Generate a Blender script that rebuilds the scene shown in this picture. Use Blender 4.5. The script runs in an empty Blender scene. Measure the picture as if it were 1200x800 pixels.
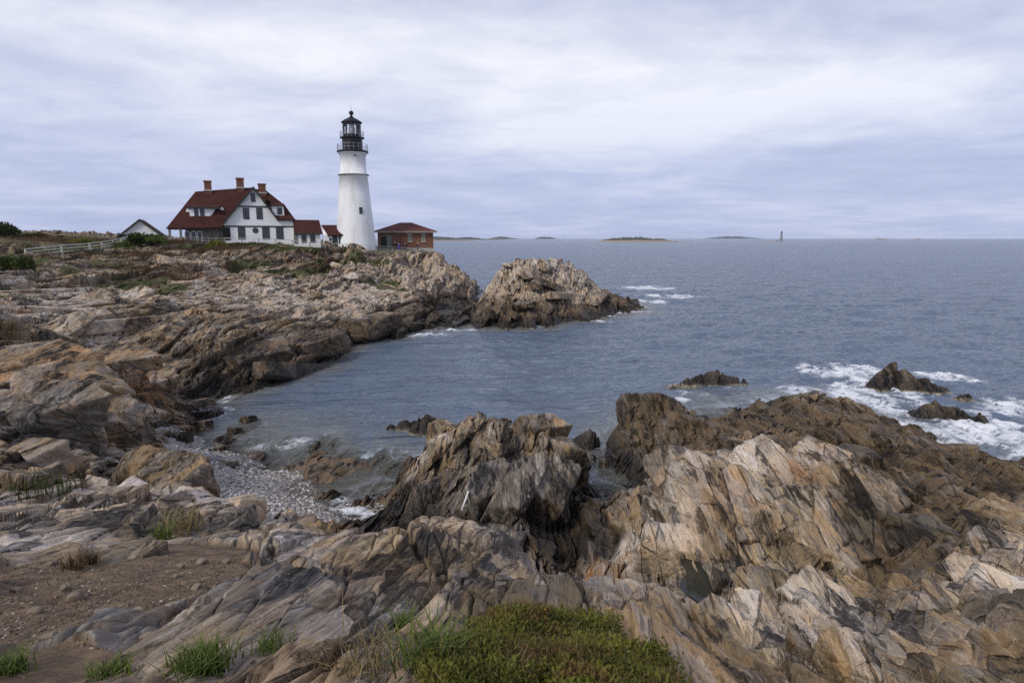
import bpy, bmesh, math, random, time
import numpy as np
from mathutils import Vector, Matrix
T0 = time.time()
sc = bpy.context.scene
COL = sc.collection
R = math.radians

# ------------------------------------------------------------------ camera
F = 760.0 / 1200.0            # focal length over picture width
EYE = 11.0                    # metres above the sea
TH = math.atan((400 - 278.5) / 760.0)
CT, ST = math.cos(TH), math.sin(TH)
cam = bpy.data.objects.new('camera', bpy.data.cameras.new('camera'))
COL.objects.link(cam)
cam.location = (0, 0, EYE)
cam.rotation_euler = (math.pi / 2 - TH, 0, 0)
cam.data.sensor_width = 36.0
cam.data.lens = 36.0 * F
cam.data.clip_start = 0.1
cam.data.clip_end = 80000.0
sc.camera = cam

def slope(px, py):
    u = (px - 600) / 760.0; v = (400 - py) / 760.0
    return u, CT + v * ST, -ST + v * CT
def atz(px, py, z):
    """survey helper: the place at height z sighted in this direction"""
    u, dy, dz = slope(px, py)
    k = (z - EYE) / dz
    return Vector((u * k, dy * k, z))
def aty(px, py, Y):
    u, dy, dz = slope(px, py)
    k = Y / dy
    return Vector((u * k, Y, EYE + dz * k))

# ------------------------------------------------------------------ numpy noise
def hsh(*a):
    h = np.zeros(np.shape(a[0]), np.uint32) + np.uint32(2166136261)
    for x in a:
        h = (h ^ np.asarray(x).astype(np.int64).astype(np.uint32)) * np.uint32(16777619)
        h ^= h >> np.uint32(15); h = h * np.uint32(2246822519); h ^= h >> np.uint32(13)
    h = h * np.uint32(3266489917); h ^= h >> np.uint32(16)
    return h
def rnd(*a):
    return hsh(*a).astype(np.float64) / 4294967295.0
def fade(t): return t * t * t * (t * (t * 6 - 15) + 10)
def vnoise(x, y, seed=0):
    xi = np.floor(x); yi = np.floor(y); fx = x - xi; fy = y - yi
    out = 0
    def g(ix, iy, dx, dy):
        a = rnd(ix, iy, np.full(1, seed)) * 2 * math.pi
        return np.cos(a) * dx + np.sin(a) * dy
    u = fade(fx); w = fade(fy)
    a = g(xi, yi, fx, fy); b = g(xi + 1, yi, fx - 1, fy)
    c = g(xi, yi + 1, fx, fy - 1); d = g(xi + 1, yi + 1, fx - 1, fy - 1)
    return 1.5 * ((a * (1 - u) + b * u) * (1 - w) + (c * (1 - u) + d * u) * w)
def fbm(x, y, oct=4, seed=0, gain=.5):
    o = 0; a = 1
    for k in range(oct):
        o = o + a * vnoise(x * 2 ** k + 17.3 * k, y * 2 ** k - 9.1 * k, seed + k); a *= gain
    return o
def cells(s, t, seed, jit=.9):
    """worley cells: nearest distance, edge gap, id hash, offset to the cell point"""
    si = np.floor(s); ti = np.floor(t)
    f1 = np.full(s.shape, 9.); f2 = np.full(s.shape, 9.)
    cid = np.zeros(s.shape, np.uint32); ox = np.zeros(s.shape); oy = np.zeros(s.shape)
    for i in (-1, 0, 1):
        for j in (-1, 0, 1):
            a = si + i; b = ti + j
            h = hsh(a, b, np.full(1, seed))
            px = a + .5 + jit * ((h & np.uint32(0xffff)).astype(np.float64) / 65535. - .5)
            py = b + .5 + jit * ((h >> np.uint32(16)).astype(np.float64) / 65535. - .5)
            dx = s - px; dy = t - py; d = np.abs(dx) * .55 + .45 * np.sqrt(dx * dx + dy * dy) + np.abs(dy) * .35
            m = d < f1
            f2 = np.where(m, f1, np.minimum(f2, d))
            f1 = np.where(m, d, f1); cid = np.where(m, h, cid)
            ox = np.where(m, dx, ox); oy = np.where(m, dy, oy)
    return f1, f2 - f1, cid, ox, oy
def u01(h, k):
    return hsh(h, np.full(1, k)).astype(np.float64) / 4294967295.0
def sstep(a, b, x):
    t = np.clip((x - a) / (b - a), 0, 1); return t * t * (3 - 2 * t)

# ------------------------------------------------------------------ survey of the shore: sighted heights
CP = []
def S(*pts):
    for p in pts:
        q = atz(*p); CP.append((q.x, q.y, p[2]))
def W(*pts):                       # sea floor below a sighted patch of water
    for px, py, z in pts:
        q = atz(px, py, 0); CP.append((q.x, q.y, z))
def D(*pts):                       # by distance
    for px, dist, z in pts:
        CP.append(((px - 600) / 760. * dist, dist, z))
# under and around the viewer
S((-150,800,8.7),(0,800,8.5),(150,800,8.6),(300,800,8.7),(450,800,8.75),(600,800,8.8),(750,800,8.5),(850,800,7.4),(930,800,7.0),(1020,800,7.0),(1100,800,7.7),(1250,800,8.2),
  (600,1150,9.2),(0,1150,9.1),(1200,1150,8.8),(600,1800,9.35),(-200,1800,9.4),(1400,1800,9.3))
S((0,740,8.15),(150,740,8.2),(300,740,8.25),(450,740,8.15),(600,740,8.3),(720,740,8.0),
  (0,690,7.9),(120,690,7.85),(250,690,7.72),(370,690,7.5),(480,690,7.35),(580,690,7.2),(690,700,6.9),
  (0,640,7.5),(100,640,7.35),(200,645,7.25),(260,635,6.85),(330,645,6.7),(430,664,5.95),(540,658,5.95))
S((240,592,5.7),(300,602,5.7),(370,612,5.7),(425,636,5.85),(470,666,5.8),(505,664,5.8),(570,662,6.05),(620,666,6.5),(760,706,6.9),(805,738,7.1))
S((0,600,7.0),(80,600,6.7),(160,608,6.5),(-150,600,7.5),(100,572,5.9),(40,560,5.8),(0,545,5.9),(-150,500,6.8))
S((75,505,4.0),(0,490,5.1),(130,495,2.9),(160,468,2.8),(192,462,1.8),(120,455,3.6),(50,450,4.7),(-150,440,6.5))
S((212,524,.6),(180,508,1.5),(250,555,.9),(300,590,.9),(365,597,.35),(265,535,.35),(150,530,2.6),(190,560,2.0),(205,510,.7))
W((200,455,.0),(205,486,.05),(240,507,.05),(275,527,.05),(312,550,.05),(340,578,.08),(395,603,.05),(437,612,.05),(222,468,-.35),(250,490,-.4),(222,490,-.12),(282,515,-.3),(312,537,-.25),(245,470,-.6))
D((450,11.6,3.6),(500,10.8,3.8),(560,10.4,3.8),(640,8.8,4.3),(700,8.1,4.5),(400,13,3.2))
D((300,18,1.2),(400,16.5,1.0),(200,19,1.8),(100,18.5,4.0),(500,13,1.8),(560,13,1.5),(640,11.5,1.8),(700,10.5,2.0),(760,9,3.0),(440,17,.4))
S((0,430,5.2),(60,420,4.6),(120,430,3.8),(180,435,2.6),(235,440,1.2),(0,385,5.6),(80,385,4.6),(160,390,3.6),(240,400,2.9),(300,405,2.3),(350,398,2.3),(388,393,1.9),(-150,380,7.0),
  (330,425,1.3),(280,428,1.5),(380,405,1.4))
S((0,345,6.6),(80,345,5.7),(160,350,5.0),(240,355,4.4),(320,350,4.0),(400,355,3.3),(450,355,3.0),(480,358,2.6),(430,375,2.2),(470,372,1.8),
  (0,318,7.6),(80,315,7.5),(160,315,7.2),(250,315,6.6),(330,315,6.3),(400,320,5.6),(460,325,4.8),(510,330,4.2),(535,338,2.4),(-150,320,9.0),(500,350,2.4))
S((0,300,8.8),(80,297,9.0),(160,292,9.3),(230,291,9.4),(300,291,9.3),(360,297,8.5),(420,304,7.7),(465,304,7.5),(497,297,8.3),(514,291,9.1),(530,297,8.3),(546,310,6.4),(546,330,3.0),(-150,290,10.5))
D((0,88,10.2),(0,115,12.1),(50,116,12.1),(100,118,11.7),(130,120,11.2),(160,118,10.4),(220,117,10.3),(300,115,9.9),(350,117,9.4),(420,120,8.7),(470,124,8.5),(500,128,8.5),
  (-100,110,12.5),(0,160,11),(200,160,10),(400,150,8.3),(515,140,7),(545,150,-2),(300,180,5),(0,200,8),(100,95,9.8),(150,103,9.7),(200,108,9.8),(568,128,-2),(440,112,8.2),(480,117,8.4))
# cove floor
W((560,352,-1.2),(548,366,-2),(500,388,-1.6),(450,402,-2.2),(420,420,-2.5),(350,448,-1.8),(300,456,-1.0),(255,468,-.5),(330,490,-.9),(320,520,-.45),(360,585,-.05),(420,575,-.3),(425,596,-.15),(455,570,-.9),(400,500,-1.3),
  (380,555,.13),(410,545,.10),(350,565,.14),(385,533,.09),(425,537,.05),(330,545,-.1),(445,530,-.2),(450,470,-2.2),(550,440,-4),(600,405,-5),(650,440,-4),(480,510,-1.3),(560,480,-3),(650,480,-2.5))
# the broken stack below the ledge
S((515,503,3.0),(500,522,2.7),(532,522,2.9),(470,568,.9),(455,592,.4),(487,535,1.2),(620,497,3.1),(602,515,2.8),(572,520,2.7),(660,520,2.3),(682,545,1.2),(550,545,2.7),
  (590,560,3.3),(560,600,3.2),(620,595,3.0),(505,600,2.3),(480,620,1.5),(540,640,1.8),(600,640,2.0),(650,640,1.3),(560,660,1.2),(640,665,1.0),(660,580,2.0))
W((683,622,-.7),(694,595,-.6),(702,560,-.9),(704,522,-1.3),(690,490,-1.5),(442,600,-.2),(520,485,-1.6),(600,478,-2.4))
# the great slabs to the right
S((765,464,2.6),(730,474,2.3),(800,482,1.9),(745,510,1.3),(800,512,1.3),(727,500,.9),(725,520,.6),(880,471,1.6),(930,480,1.5),(985,469,1.7),(1010,480,1.6),(1045,500,1.5),(1100,522,1.4),(1140,543,1.4),(1165,556,.9),(1200,536,1.9),
  (855,520,2.0),(900,508,2.1),(960,500,2.2),(1000,512,2.2),(1060,540,2.0),(1120,570,2.3),(1200,572,2.8),
  (760,560,2.3),(705,582,1.4),(800,552,2.9),(850,542,3.3),(900,535,3.6),(950,525,3.8),(1000,552,3.3),(1022,562,2.7),
  (720,620,2.0),(780,600,3.2),(840,590,4.0),(900,590,4.2),(960,600,3.9),(1030,605,2.6),(1090,612,2.7),(1150,612,3.2),(1200,600,3.5),
  (705,652,1.6),(760,640,2.8),(820,640,3.2),(880,640,3.5),(940,650,3.2),(1000,655,2.5),(1060,660,2.8),(1120,660,3.4),
  (780,680,2.3),(830,676,1.9),(880,690,3.7),(940,700,4.2),(1000,700,3.5),(1060,692,3.3),(1110,692,4.2),(1150,690,5.1),(1190,650,5.4),(1210,620,5.3),(1350,650,6.5),(1350,560,4),
  (840,722,5.0),(880,742,5.6),(960,752,5.7),(1040,742,5.1),(1100,742,6.2),(1150,740,6.8),(1200,700,6.6),(862,790,6.9))
W((832,500,-.5),(836,488,-.8),(815,492,-.4),(880,452,-1.8),(960,447,-1.8),(1040,470,-1.8),(1110,498,-1.6),(1175,533,-1.3),(1180,500,-2),(1250,540,-2),(780,450,-2.2),(710,470,-1.8))
# the rock island beyond the cove
D((620,100,8.5),(640,101,8.4),(590,97,7.5),(605,98,8.5),(577,95,5.9),(564,93,2.8),(557,92,.6),(655,102,8.0),(660,103,8.2),(684,107,5.6),(712,112,3.0),(724,115,.5),(620,90,4.4),(582,86,3.2),(640,84,1.0),(560,83,1.3),(548,81.5,.9),(680,90,1.4),(650,94,5.0),(700,100,2.6),(610,84,1.5))
W((640,392,-3),(560,400,-2.6),(720,376,-3),(765,352,-4),(690,380,-2.6))
D((553,91,-1.0),(555,98,-.8),(556,105,-.6))
D((600,125,-3),(690,132,-3),(750,135,-3),(560,112,-1.6))
for px in (700, 900, 1100, 1300):
    W((px, 400, -6))
for px in (600, 800, 1000, 1200, 1400):
    D((px, 160, -8))
CP = np.array(CP)
def conf(x, y):
    return np.arctan2(x, y), .5 * np.log(x * x + y * y + .3)
CU, CW = conf(CP[:, 0], CP[:, 1])
def _fit():
    n = len(CP)
    d = np.hypot(CU[:, None] - CU[None], CW[:, None] - CW[None])
    K = np.sqrt(d * d + 2e-4)
    A = np.zeros((n + 1, n + 1)); A[:n, :n] = K - np.eye(n) * .01; A[n, :n] = 1; A[:n, n] = 1
    b = np.zeros(n + 1); b[:n] = CP[:, 2]
    return np.linalg.solve(A, b)
RW = _fit()
def _exact(u, w):
    o = np.empty(u.size)
    for i in range(0, u.size, 40000):
        d2 = (u[i:i+40000, None] - CU[None]) ** 2 + (w[i:i+40000, None] - CW[None]) ** 2
        o[i:i+40000] = np.sqrt(d2 + 2e-4) @ RW[:-1] + RW[-1]
    return o
GU = np.linspace(-1.2, 1.2, 900); GW = np.linspace(-.6, 5.6, 900)
_u, _w = np.meshgrid(GU, GW); GZ = _exact(_u.ravel(), _w.ravel()).reshape(_u.shape)
def base_z(x, y):
    u, w = conf(x, y)
    a = np.clip((u - GU[0]) / (GU[1] - GU[0]), 0, 898.999); b = np.clip((w - GW[0]) / (GW[1] - GW[0]), 0, 898.999)
    i = a.astype(int); j = b.astype(int); a = a - i; b = b - j
    return (GZ[j, i] * (1 - a) + GZ[j, i + 1] * a) * (1 - b) + (GZ[j + 1, i] * (1 - a) + GZ[j + 1, i + 1] * a) * b

# soft survey patches: (px, py, height, half width in px, half depth as a share of the distance)
def blob(x, y, pts):
    u, w = conf(x, y); m = np.zeros(x.shape)
    for px, py, z, a, b in pts:
        if py < 0: q = Vector(((px - 600) / 760. * -py, -py, 0))
        else: q = atz(px, py, z)
        cu, cw = conf(np.array(q.x), np.array(q.y))
        m = np.maximum(m, np.exp(-(((u - cu) / (a / 760.)) ** 2 + ((w - cw) / b) ** 2) ** 1.5))
    return m
SOIL = [(20,735,8.1,90,.16),(110,705,7.9,110,.17),(200,680,7.6,90,.15),(250,650,7.2,60,.10),(60,670,7.7,60,.08),(60,790,8.4,60,.1)]
TURF = [(640,760,8.4,110,.22),(720,800,8.6,80,.2),(560,790,8.7,70,.15)]
BEACH = [(290,570,.7,75,.14),(250,535,.8,50,.1),(340,590,.7,60,.09),(222,517,.6,32,.06),(400,600,.4,50,.06)]
FLAT = [(0,-100,0,60,.12),(150,-112,0,60,.10),(230,-118,0,70,.08),(300,-118,0,60,.07),(370,-119,0,50,.07),(430,-121,0,50,.08),(480,-126,0,45,.08)]
CS, SS = math.cos(R(3.8)), math.sin(R(3.8))
def strike(x, y):
    return x * CS - y * SS, x * SS + y * CS
def relief(x, y, zb):
    """fractured, upturned beds: blocks between joints at several sizes, each with its own level and tilt"""
    s, t = strike(x, y)
    far = sstep(30, 75, np.hypot(x, y))
    wx = fbm(s * .13, t * .06, 3, 11) * .8; wy = fbm(s * .13 + 40, t * .06, 3, 23) * 1.4
    dz = np.zeros(x.shape)
    rough = .5 + .5 * sstep(-.45, .35, fbm(s * .06 + 3, t * .035, 2, 7))
    mid = sstep(9, 14, np.hypot(x, y)) * (1 - sstep(32, 48, np.hypot(x, y)))
    nr = .28 + .72 * sstep(5, 17, np.hypot(x, y))
    for k, (ws, wt, amp, tilt, gr, flat, seed) in enumerate((
            (4.4, 9.5, .50, .42, .50, .62, 1), (1.9, 4.2, .36, .5, .48, .45, 2), (.80, 2.6, .20, .55, .30, .25, 3),
            (.30, 1.7, .085, .55, .09, 0, 4), (.11, .8, .032, .45, .018, 0, 5))):
        A = ((.38 + .72 * far) * nr, (.8 + .5 * far) * nr, (1. + .2 * far + .55 * mid) * (.22 + .78 * nr), (1 + .8 * mid) * (.35 + .65 * nr), .5 + .5 * nr)[k]
        wts = wt * (1 + 2.0 * far) if k < 2 else wt
        a = (s + wx + vnoise(s * .9, t * .3, 60 + k) * .12 * min(1, ws)) / ws
        b = (t + wy + s * (.45 if k % 2 else -.3)) / wts
        f1, e, cid, ox, oy = cells(a, b, seed * 31)
        h = (u01(cid, 1) - .5) * 2
        pl = (u01(cid, 2) - .7) * tilt * ox * ws * 1.1 + (u01(cid, 3) - .5) * tilt * .5 * oy * wt * .6
        bev = sstep(0, np.array((.03, .04, .05, .08, .14))[k] * (1 + 2.2 * (1 - nr)), e)
        if flat:
            sc_, tc_ = s - ox * ws, t - oy * wts + ox * ws * (.45 if k % 2 else -.3)
            zc = base_z(sc_ * CS + tc_ * SS, tc_ * CS - sc_ * SS)
            fl = np.clip(zc - zb, -1.1, 1.1) * flat * (.5 + .5 * far) * (.55 + .6 * u01(cid, 7))
        else: fl = 0
        on = np.where(u01(cid, 5) < .7, 1, .3)
        dz = dz + rough * (A * (amp * h * bev + pl * bev) + fl * bev) - A * gr * np.exp(-(e / (.04 if k < 3 else .06)) ** 2) * on
    dz = dz + .025 * fbm(s * 7, t * 1.1, 3, 93) * rough + .25 * nr * fbm(s * .2, t * .12, 3, 95)
    # thin beds standing proud of each other
    lay = fbm(s * 2.6 + wx * 2, t * .10, 3, 97)
    dz = dz + .10 * np.abs(lay) * rough * (.4 + .6 * nr)
    return dz
def ground(x, y, detail=True):
    """surface height and the cover masks"""
    x = np.asarray(x, float); y = np.asarray(y, float)
    zb = base_z(x, y)
    n = fbm(x * .9, y * .9, 4, 301)
    soil = blob(x, y, SOIL); soil = sstep(.32, .5, soil + .22 * n)
    turf = sstep(.3, .5, blob(x, y, TURF) + .24 * n)
    beach = sstep(.25, .55, blob(x, y, BEACH) + .12 * n)
    flat = sstep(.25, .6, blob(x, y, FLAT))
    awash = sstep(.3, .6, blob(x, y, [(385,553,.05,55,.07),(350,565,.05,30,.04),(420,540,.05,30,.03)]))
    keep = (1 - .85 * awash) * (1 - .88 * soil) * (1 - .8 * turf) * (1 - .93 * beach) * (1 - .93 * flat)
    keep = keep * (1 - .6 * sstep(-.4, -2.2, zb))
    r = np.hypot(x, y)
    keep = keep * (.5 + .5 * sstep(2.5, 6, r)) * (1 - .4 * blob(x, y, [(620,-97,0,130,.2),(620,-97,0,130,.2),(690,-104,0,60,.12),(330,350,4.2,80,.12),(420,345,3.6,70,.12),(260,365,4.4,90,.1),(100,360,5.5,100,.12)]))
    z = zb
    if detail:
        z = zb + keep * relief(x, y, zb) + .025 * n * (1 - keep) * (1 - .7 * flat)
    return z, soil, turf, beach, flat, zb

# ------------------------------------------------------------------ mesh helpers
def link(name, me, mat=None, parent=None):
    o = bpy.data.objects.new(name, me); COL.objects.link(o)
    if mat is not None and me is not None: me.materials.append(mat)
    if parent is not None: o.parent = parent
    return o
def tag(o, label=None, cat=None, group=None, kind=None):
    if label: o['label'] = label
    if cat: o['category'] = cat
    if group: o['group'] = group
    if kind: o['kind'] = kind
    return o
def np_mesh(name, v, f, smooth=True, attrs=None):
    """v (n,3), f (m,4 or 3)"""
    me = bpy.data.meshes.new(name)
    v = np.ascontiguousarray(v, np.float32); f = np.ascontiguousarray(f, np.int32)
    m, k = f.shape
    me.vertices.add(len(v)); me.vertices.foreach_set('co', v.ravel())
    me.loops.add(m * k); me.loops.foreach_set('vertex_index', f.ravel())
    me.polygons.add(m)
    me.polygons.foreach_set('loop_start', np.arange(0, m * k, k, dtype=np.int32))
    if smooth: me.polygons.foreach_set('use_smooth', np.ones(m, bool))
    me.update(calc_edges=True)
    for nm, a in (attrs or {}).items():
        at = me.attributes.new(nm, 'FLOAT', 'POINT')
        at.data.foreach_set('value', np.ascontiguousarray(a, np.float32).ravel())
    return me
def sub_mesh(name, v, f, sel, attrs, smooth=True):
    f = f[sel]
    used = np.zeros(len(v), bool); used[f.ravel()] = True
    idx = np.cumsum(used) - 1
    return np_mesh(name, v[used], idx[f], smooth, {k: a[used] for k, a in attrs.items()})
# ------------------------------------------------------------------ materials
class NT:
    def __init__(s, name, world=None):
        if world: s.nt = world.node_tree
        else:
            s.m = bpy.data.materials.new(name); s.m.use_nodes = True; s.nt = s.m.node_tree
        s.nt.nodes.clear()
    def n(s, t, **kw):
        nd = s.nt.nodes.new(t)
        for k, v in kw.items():
            if k.startswith('i_'): 
                key = k[2:]
                nd.inputs[int(key) if key.isdigit() else key.replace('_', ' ')].default_value = v
            else: setattr(nd, k, v)
        return nd
    def l(s, a, b): s.nt.links.new(a, b)
    def put(s, sock, v):
        if isinstance(v, bpy.types.NodeSocket): s.l(v, sock)
        elif isinstance(v, (tuple, list)) and len(v) == 3 and sock.type == 'RGBA': sock.default_value = (*v, 1)
        else: sock.default_value = v
    def math(s, op, a, b=0., c=None, clamp=False):
        nd = s.n('ShaderNodeMath', operation=op, use_clamp=clamp); s.put(nd.inputs[0], a); s.put(nd.inputs[1], b)
        if c is not None: s.put(nd.inputs[2], c)
        return nd.outputs[0]
    def mix(s, f, a, b, blend='MIX'):
        nd = s.n('ShaderNodeMix', data_type='RGBA', blend_type=blend); s.put(nd.inputs[0], f); s.put(nd.inputs[6], a); s.put(nd.inputs[7], b)
        return nd.outputs[2]
    def ramp(s, f, pts, interp='LINEAR'):
        nd = s.n('ShaderNodeValToRGB'); cr = nd.color_ramp; cr.interpolation = interp
        while len(cr.elements) < len(pts): cr.elements.new(.5)
        for e, (p, c) in zip(cr.elements, pts):
            e.position = p; e.color = (c, c, c, 1) if isinstance(c, (int, float)) else (*c, 1)
        s.l(f, nd.inputs[0]); return nd.outputs[0]
    def mr(s, v, a, b, c=0., d=1., smooth=True):
        nd = s.n('ShaderNodeMapRange', interpolation_type='SMOOTHSTEP' if smooth else 'LINEAR'); s.l(v, nd.inputs[0])
        for i, q in enumerate((a, b, c, d)): s.put(nd.inputs[i + 1], q)
        return nd.outputs[0]
    def noise(s, vec, scale, detail=4., rough=.55, dist=0., lac=2.):
        nd = s.n('ShaderNodeTexNoise'); nd.inputs['Scale'].default_value = scale; nd.inputs['Detail'].default_value = detail
        nd.inputs['Roughness'].default_value = rough; nd.inputs['Distortion'].default_value = dist; nd.inputs['Lacunarity'].default_value = lac
        if vec is not None: s.l(vec, nd.inputs['Vector'])
        return nd.outputs['Fac']
    def vor(s, vec, scale, feature='DISTANCE_TO_EDGE', rand=1.):
        nd = s.n('ShaderNodeTexVoronoi', feature=feature); nd.inputs['Scale'].default_value = scale; nd.inputs['Randomness'].default_value = rand
        s.l(vec, nd.inputs['Vector']); return nd
    def mapping(s, vec, scale=(1,1,1), rot=(0,0,0), loc=(0,0,0)):
        nd = s.n('ShaderNodeMapping'); s.l(vec, nd.inputs[0]); nd.inputs['Scale'].default_value = scale
        nd.inputs['Rotation'].default_value = rot; nd.inputs['Location'].default_value = loc
        return nd.outputs[0]
    def attr(s, nm): return s.n('ShaderNodeAttribute', attribute_name=nm).outputs['Fac']
    def pos(s): return s.n('ShaderNodeNewGeometry').outputs['Position']
    def obj(s): return s.n('ShaderNodeTexCoord').outputs['Object']
    def bump(s, h, dist, strength=1., nrm=None):
        nd = s.n('ShaderNodeBump'); s.l(h, nd.inputs['Height']); nd.inputs['Distance'].default_value = dist; nd.inputs['Strength'].default_value = strength
        if nrm is not None: s.l(nrm, nd.inputs['Normal'])
        return nd.outputs[0]
    def bsdf(s, col, rough=.8, nrm=None, spec=.3, **kw):
        nd = s.n('ShaderNodeBsdfPrincipled'); s.put(nd.inputs['Base Color'], col); s.put(nd.inputs['Roughness'], rough)
        nd.inputs['Specular IOR Level'].default_value = spec
        if nrm is not None: s.l(nrm, nd.inputs['Normal'])
        for k, v in kw.items(): s.put(nd.inputs[k], v)
        return nd.outputs[0]
    def out(s, sh):
        o = s.n('ShaderNodeOutputMaterial'); s.l(sh, o.inputs[0]); return s.m

def rock_material(name, use_obj=False, attrs=True, bright=1., wet=0.):
    n = NT(name)
    P = n.obj() if use_obj else n.pos()
    rotd = n.mapping(P, rot=(0, R(16), R(3.8)))
    bed = n.mapping(rotd, scale=(1, .14, .16))
    bed2 = n.mapping(rotd, scale=(1, .22, .5))
    big = n.noise(P, .22, 5, .6)
    med = n.noise(bed2, 1.1, 6, .62, .6)
    f_a = n.noise(bed, 7., 8, .66, .25); f_b = n.noise(n.mapping(rotd, scale=(1, .05, .07)), 15., 5, .6, .15)
    f_c = n.noise(n.mapping(rotd, scale=(1, .045, .06)), 42., 4, .6, .1)
    fine = n.math('ADD', n.math('ADD', n.math('MULTIPLY', f_a, .46), n.math('MULTIPLY', f_b, .30)), n.math('MULTIPLY', f_c, .24))
    grit = n.noise(P, 9., 8, .7)
    grey = (.130, .098, .060); tan = (.32, .21, .105); pale = (.56, .435, .275); slate = (.036, .030, .024)
    c = n.mix(n.mr(med, .36, .62), grey, tan)
    c = n.mix(n.mr(big, .5, .68), c, n.mix(n.mr(fine, .3, .7), grey, pale))
    if attrs:
        pa = n.math('MULTIPLY', n.attr('pale'), n.mr(n.math('ADD', fine, n.math('MULTIPLY', med, .7)), .38, .78))
        c = n.mix(n.math('MULTIPLY', pa, .85), c, n.mix(n.mr(big, .4, .6), (.62, .51, .39), (.48, .35, .225)))
        sl = n.math('MULTIPLY', n.attr('slate'), n.mr(med, .3, .6, .55, 1.))
        c = n.mix(n.math('MULTIPLY', sl, .85), c, n.mix(n.mr(fine, .38, .62), (.062, .056, .050), (.23, .21, .185)))
    # beds: fine light and dark seams
    c = n.mix(n.mr(fine, .53, .64), c, n.mix(.6, c, (.64, .55, .44)))
    c = n.mix(n.mr(fine, .47, .36), c, n.mix(.78, c, slate))
    # iron stain and lichen
    iron = n.mr(n.noise(bed2, .75, 5, .65, 1.2), .60, .70)
    if attrs: iron = n.math('MAXIMUM', n.math('MULTIPLY', iron, .5), n.math('MULTIPLY', n.attr('rust'), n.mr(med, .35, .6)), clamp=True)
    else: iron = n.math('MULTIPLY', iron, .4)
    c = n.mix(iron, c, n.mix(n.mr(fine, .3, .7), (.25, .125, .055), (.42, .25, .125)))
    c = n.mix(n.math('MULTIPLY', n.mr(grit, .55, .72), .45), c, (.085, .078, .07))
    c = n.mix(n.math('MULTIPLY', n.mr(n.noise(P, 3.1, 6, .7), .6, .7), .35), c, (.42, .40, .36))
    rough = .78
    if attrs:
        tide = n.attr('tide')                       # height above the weed line, metres
        tn = n.math('ADD', tide, n.math('MULTIPLY', n.math('SUBTRACT', n.noise(P, .55, 6, .65), .5), 2.6))
        weed = n.mr(tn, .45, -.35)
        wc = n.mix(n.mr(med, .35, .65), (.062, .043, .026), (.165, .112, .065))
        wc = n.mix(n.mr(fine, .5, .7), wc, (.20, .155, .105))
        wc = n.mix(n.mr(n.noise(P, .9, 5, .6), .58, .7), wc, (.125, .098, .035))
        c = n.mix(n.math('MULTIPLY', weed, .92), c, wc)
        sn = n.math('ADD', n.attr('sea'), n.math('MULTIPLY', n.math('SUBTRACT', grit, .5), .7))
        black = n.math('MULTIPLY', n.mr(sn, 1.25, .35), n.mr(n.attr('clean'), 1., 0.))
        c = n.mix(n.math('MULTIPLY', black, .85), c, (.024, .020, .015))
        c = n.mix(n.mr(n.attr('sea'), -.02, -.18), c, n.mix(n.mr(n.noise(P, 1.3, 6, .65), .35, .65), (.13, .11, .068), (.40, .34, .22)))
        rough = n.mr(black, 0., 1., .78, .38)
        # soil, turf, beach
        sc_ = n.mix(n.mr(n.noise(P, 5., 8, .7), .35, .7), (.100, .067, .040), (.25, .170, .10))
        sc_ = n.mix(n.mr(n.noise(P, 26., 4, .7), .6, .72), sc_, (.34, .27, .2))
        c = n.mix(n.attr('soil'), c, sc_)
        bc = n.mix(n.mr(n.noise(P, 7., 5, .7), .35, .65), (.19, .175, .16), (.40, .375, .345))
        vb = n.vor(P, 9., 'F1'); bc = n.mix(.55, bc, n.ramp(vb.outputs['Color'], [(0, (.1, .09, .08)), (.5, (.27, .25, .23)), (1, (.5, .47, .43))]))
        bc = n.mix(n.mr(n.attr('sea'), .32, .08), bc, n.mix(.75, bc, (.05, .042, .035)))
        c = n.mix(n.attr('beach'), c, bc)
        gc = n.mix(n.mr(n.noise(P, .8, 6, .65), .38, .62), (.055, .075, .020), (.13, .115, .05))
        gc = n.mix(n.mr(n.noise(P, .35, 4, .6), .5, .62), gc, (.10, .062, .04))
        c = n.mix(n.attr('turf'), c, gc)
    if bright != 1.: c = n.mix(1., c, (bright, bright, bright), 'MULTIPLY')
    if wet: c = n.mix(wet, c, n.mix(n.mr(fine, .4, .65), (.04, .032, .024), (.15, .115, .075)))
    # joint facets: every little block has its own tilt, level and tone, with straight edges
    def facets(scale, metric='EUCLIDEAN'):
        mp = n.mapping(rotd, scale=scale)
        vn = n.n('ShaderNodeTexVoronoi', feature='F1', distance=metric); vn.inputs['Scale'].default_value = 1.; n.l(mp, vn.inputs['Vector'])
        d = n.n('ShaderNodeVectorMath', operation='SUBTRACT'); n.l(mp, d.inputs[0]); n.l(vn.outputs['Position'], d.inputs[1])
        cc = n.n('ShaderNodeVectorMath', operation='SUBTRACT'); n.l(vn.outputs['Color'], cc.inputs[0]); cc.inputs[1].default_value = (.5, .5, .5)
        dt = n.n('ShaderNodeVectorMath', operation='DOT_PRODUCT'); n.l(d.outputs[0], dt.inputs[0]); n.l(cc.outputs[0], dt.inputs[1])
        sp = n.n('ShaderNodeSeparateColor'); n.l(vn.outputs['Color'], sp.inputs[0])
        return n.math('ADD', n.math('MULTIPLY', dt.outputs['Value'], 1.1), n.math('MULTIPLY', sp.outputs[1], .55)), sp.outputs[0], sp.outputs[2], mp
    fa, ta, ua, ma = facets((1.5, .42, .55))
    fb_, tb, ub, mb_ = facets((4.6, 1.25, 1.7), 'CHEBYCHEV')
    fc, tc, uc, mc = facets((15., 3.0, 4.), 'CHEBYCHEV')
    fd, td, ud, md = facets((42., 7., 10.), 'CHEBYCHEV')
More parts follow.
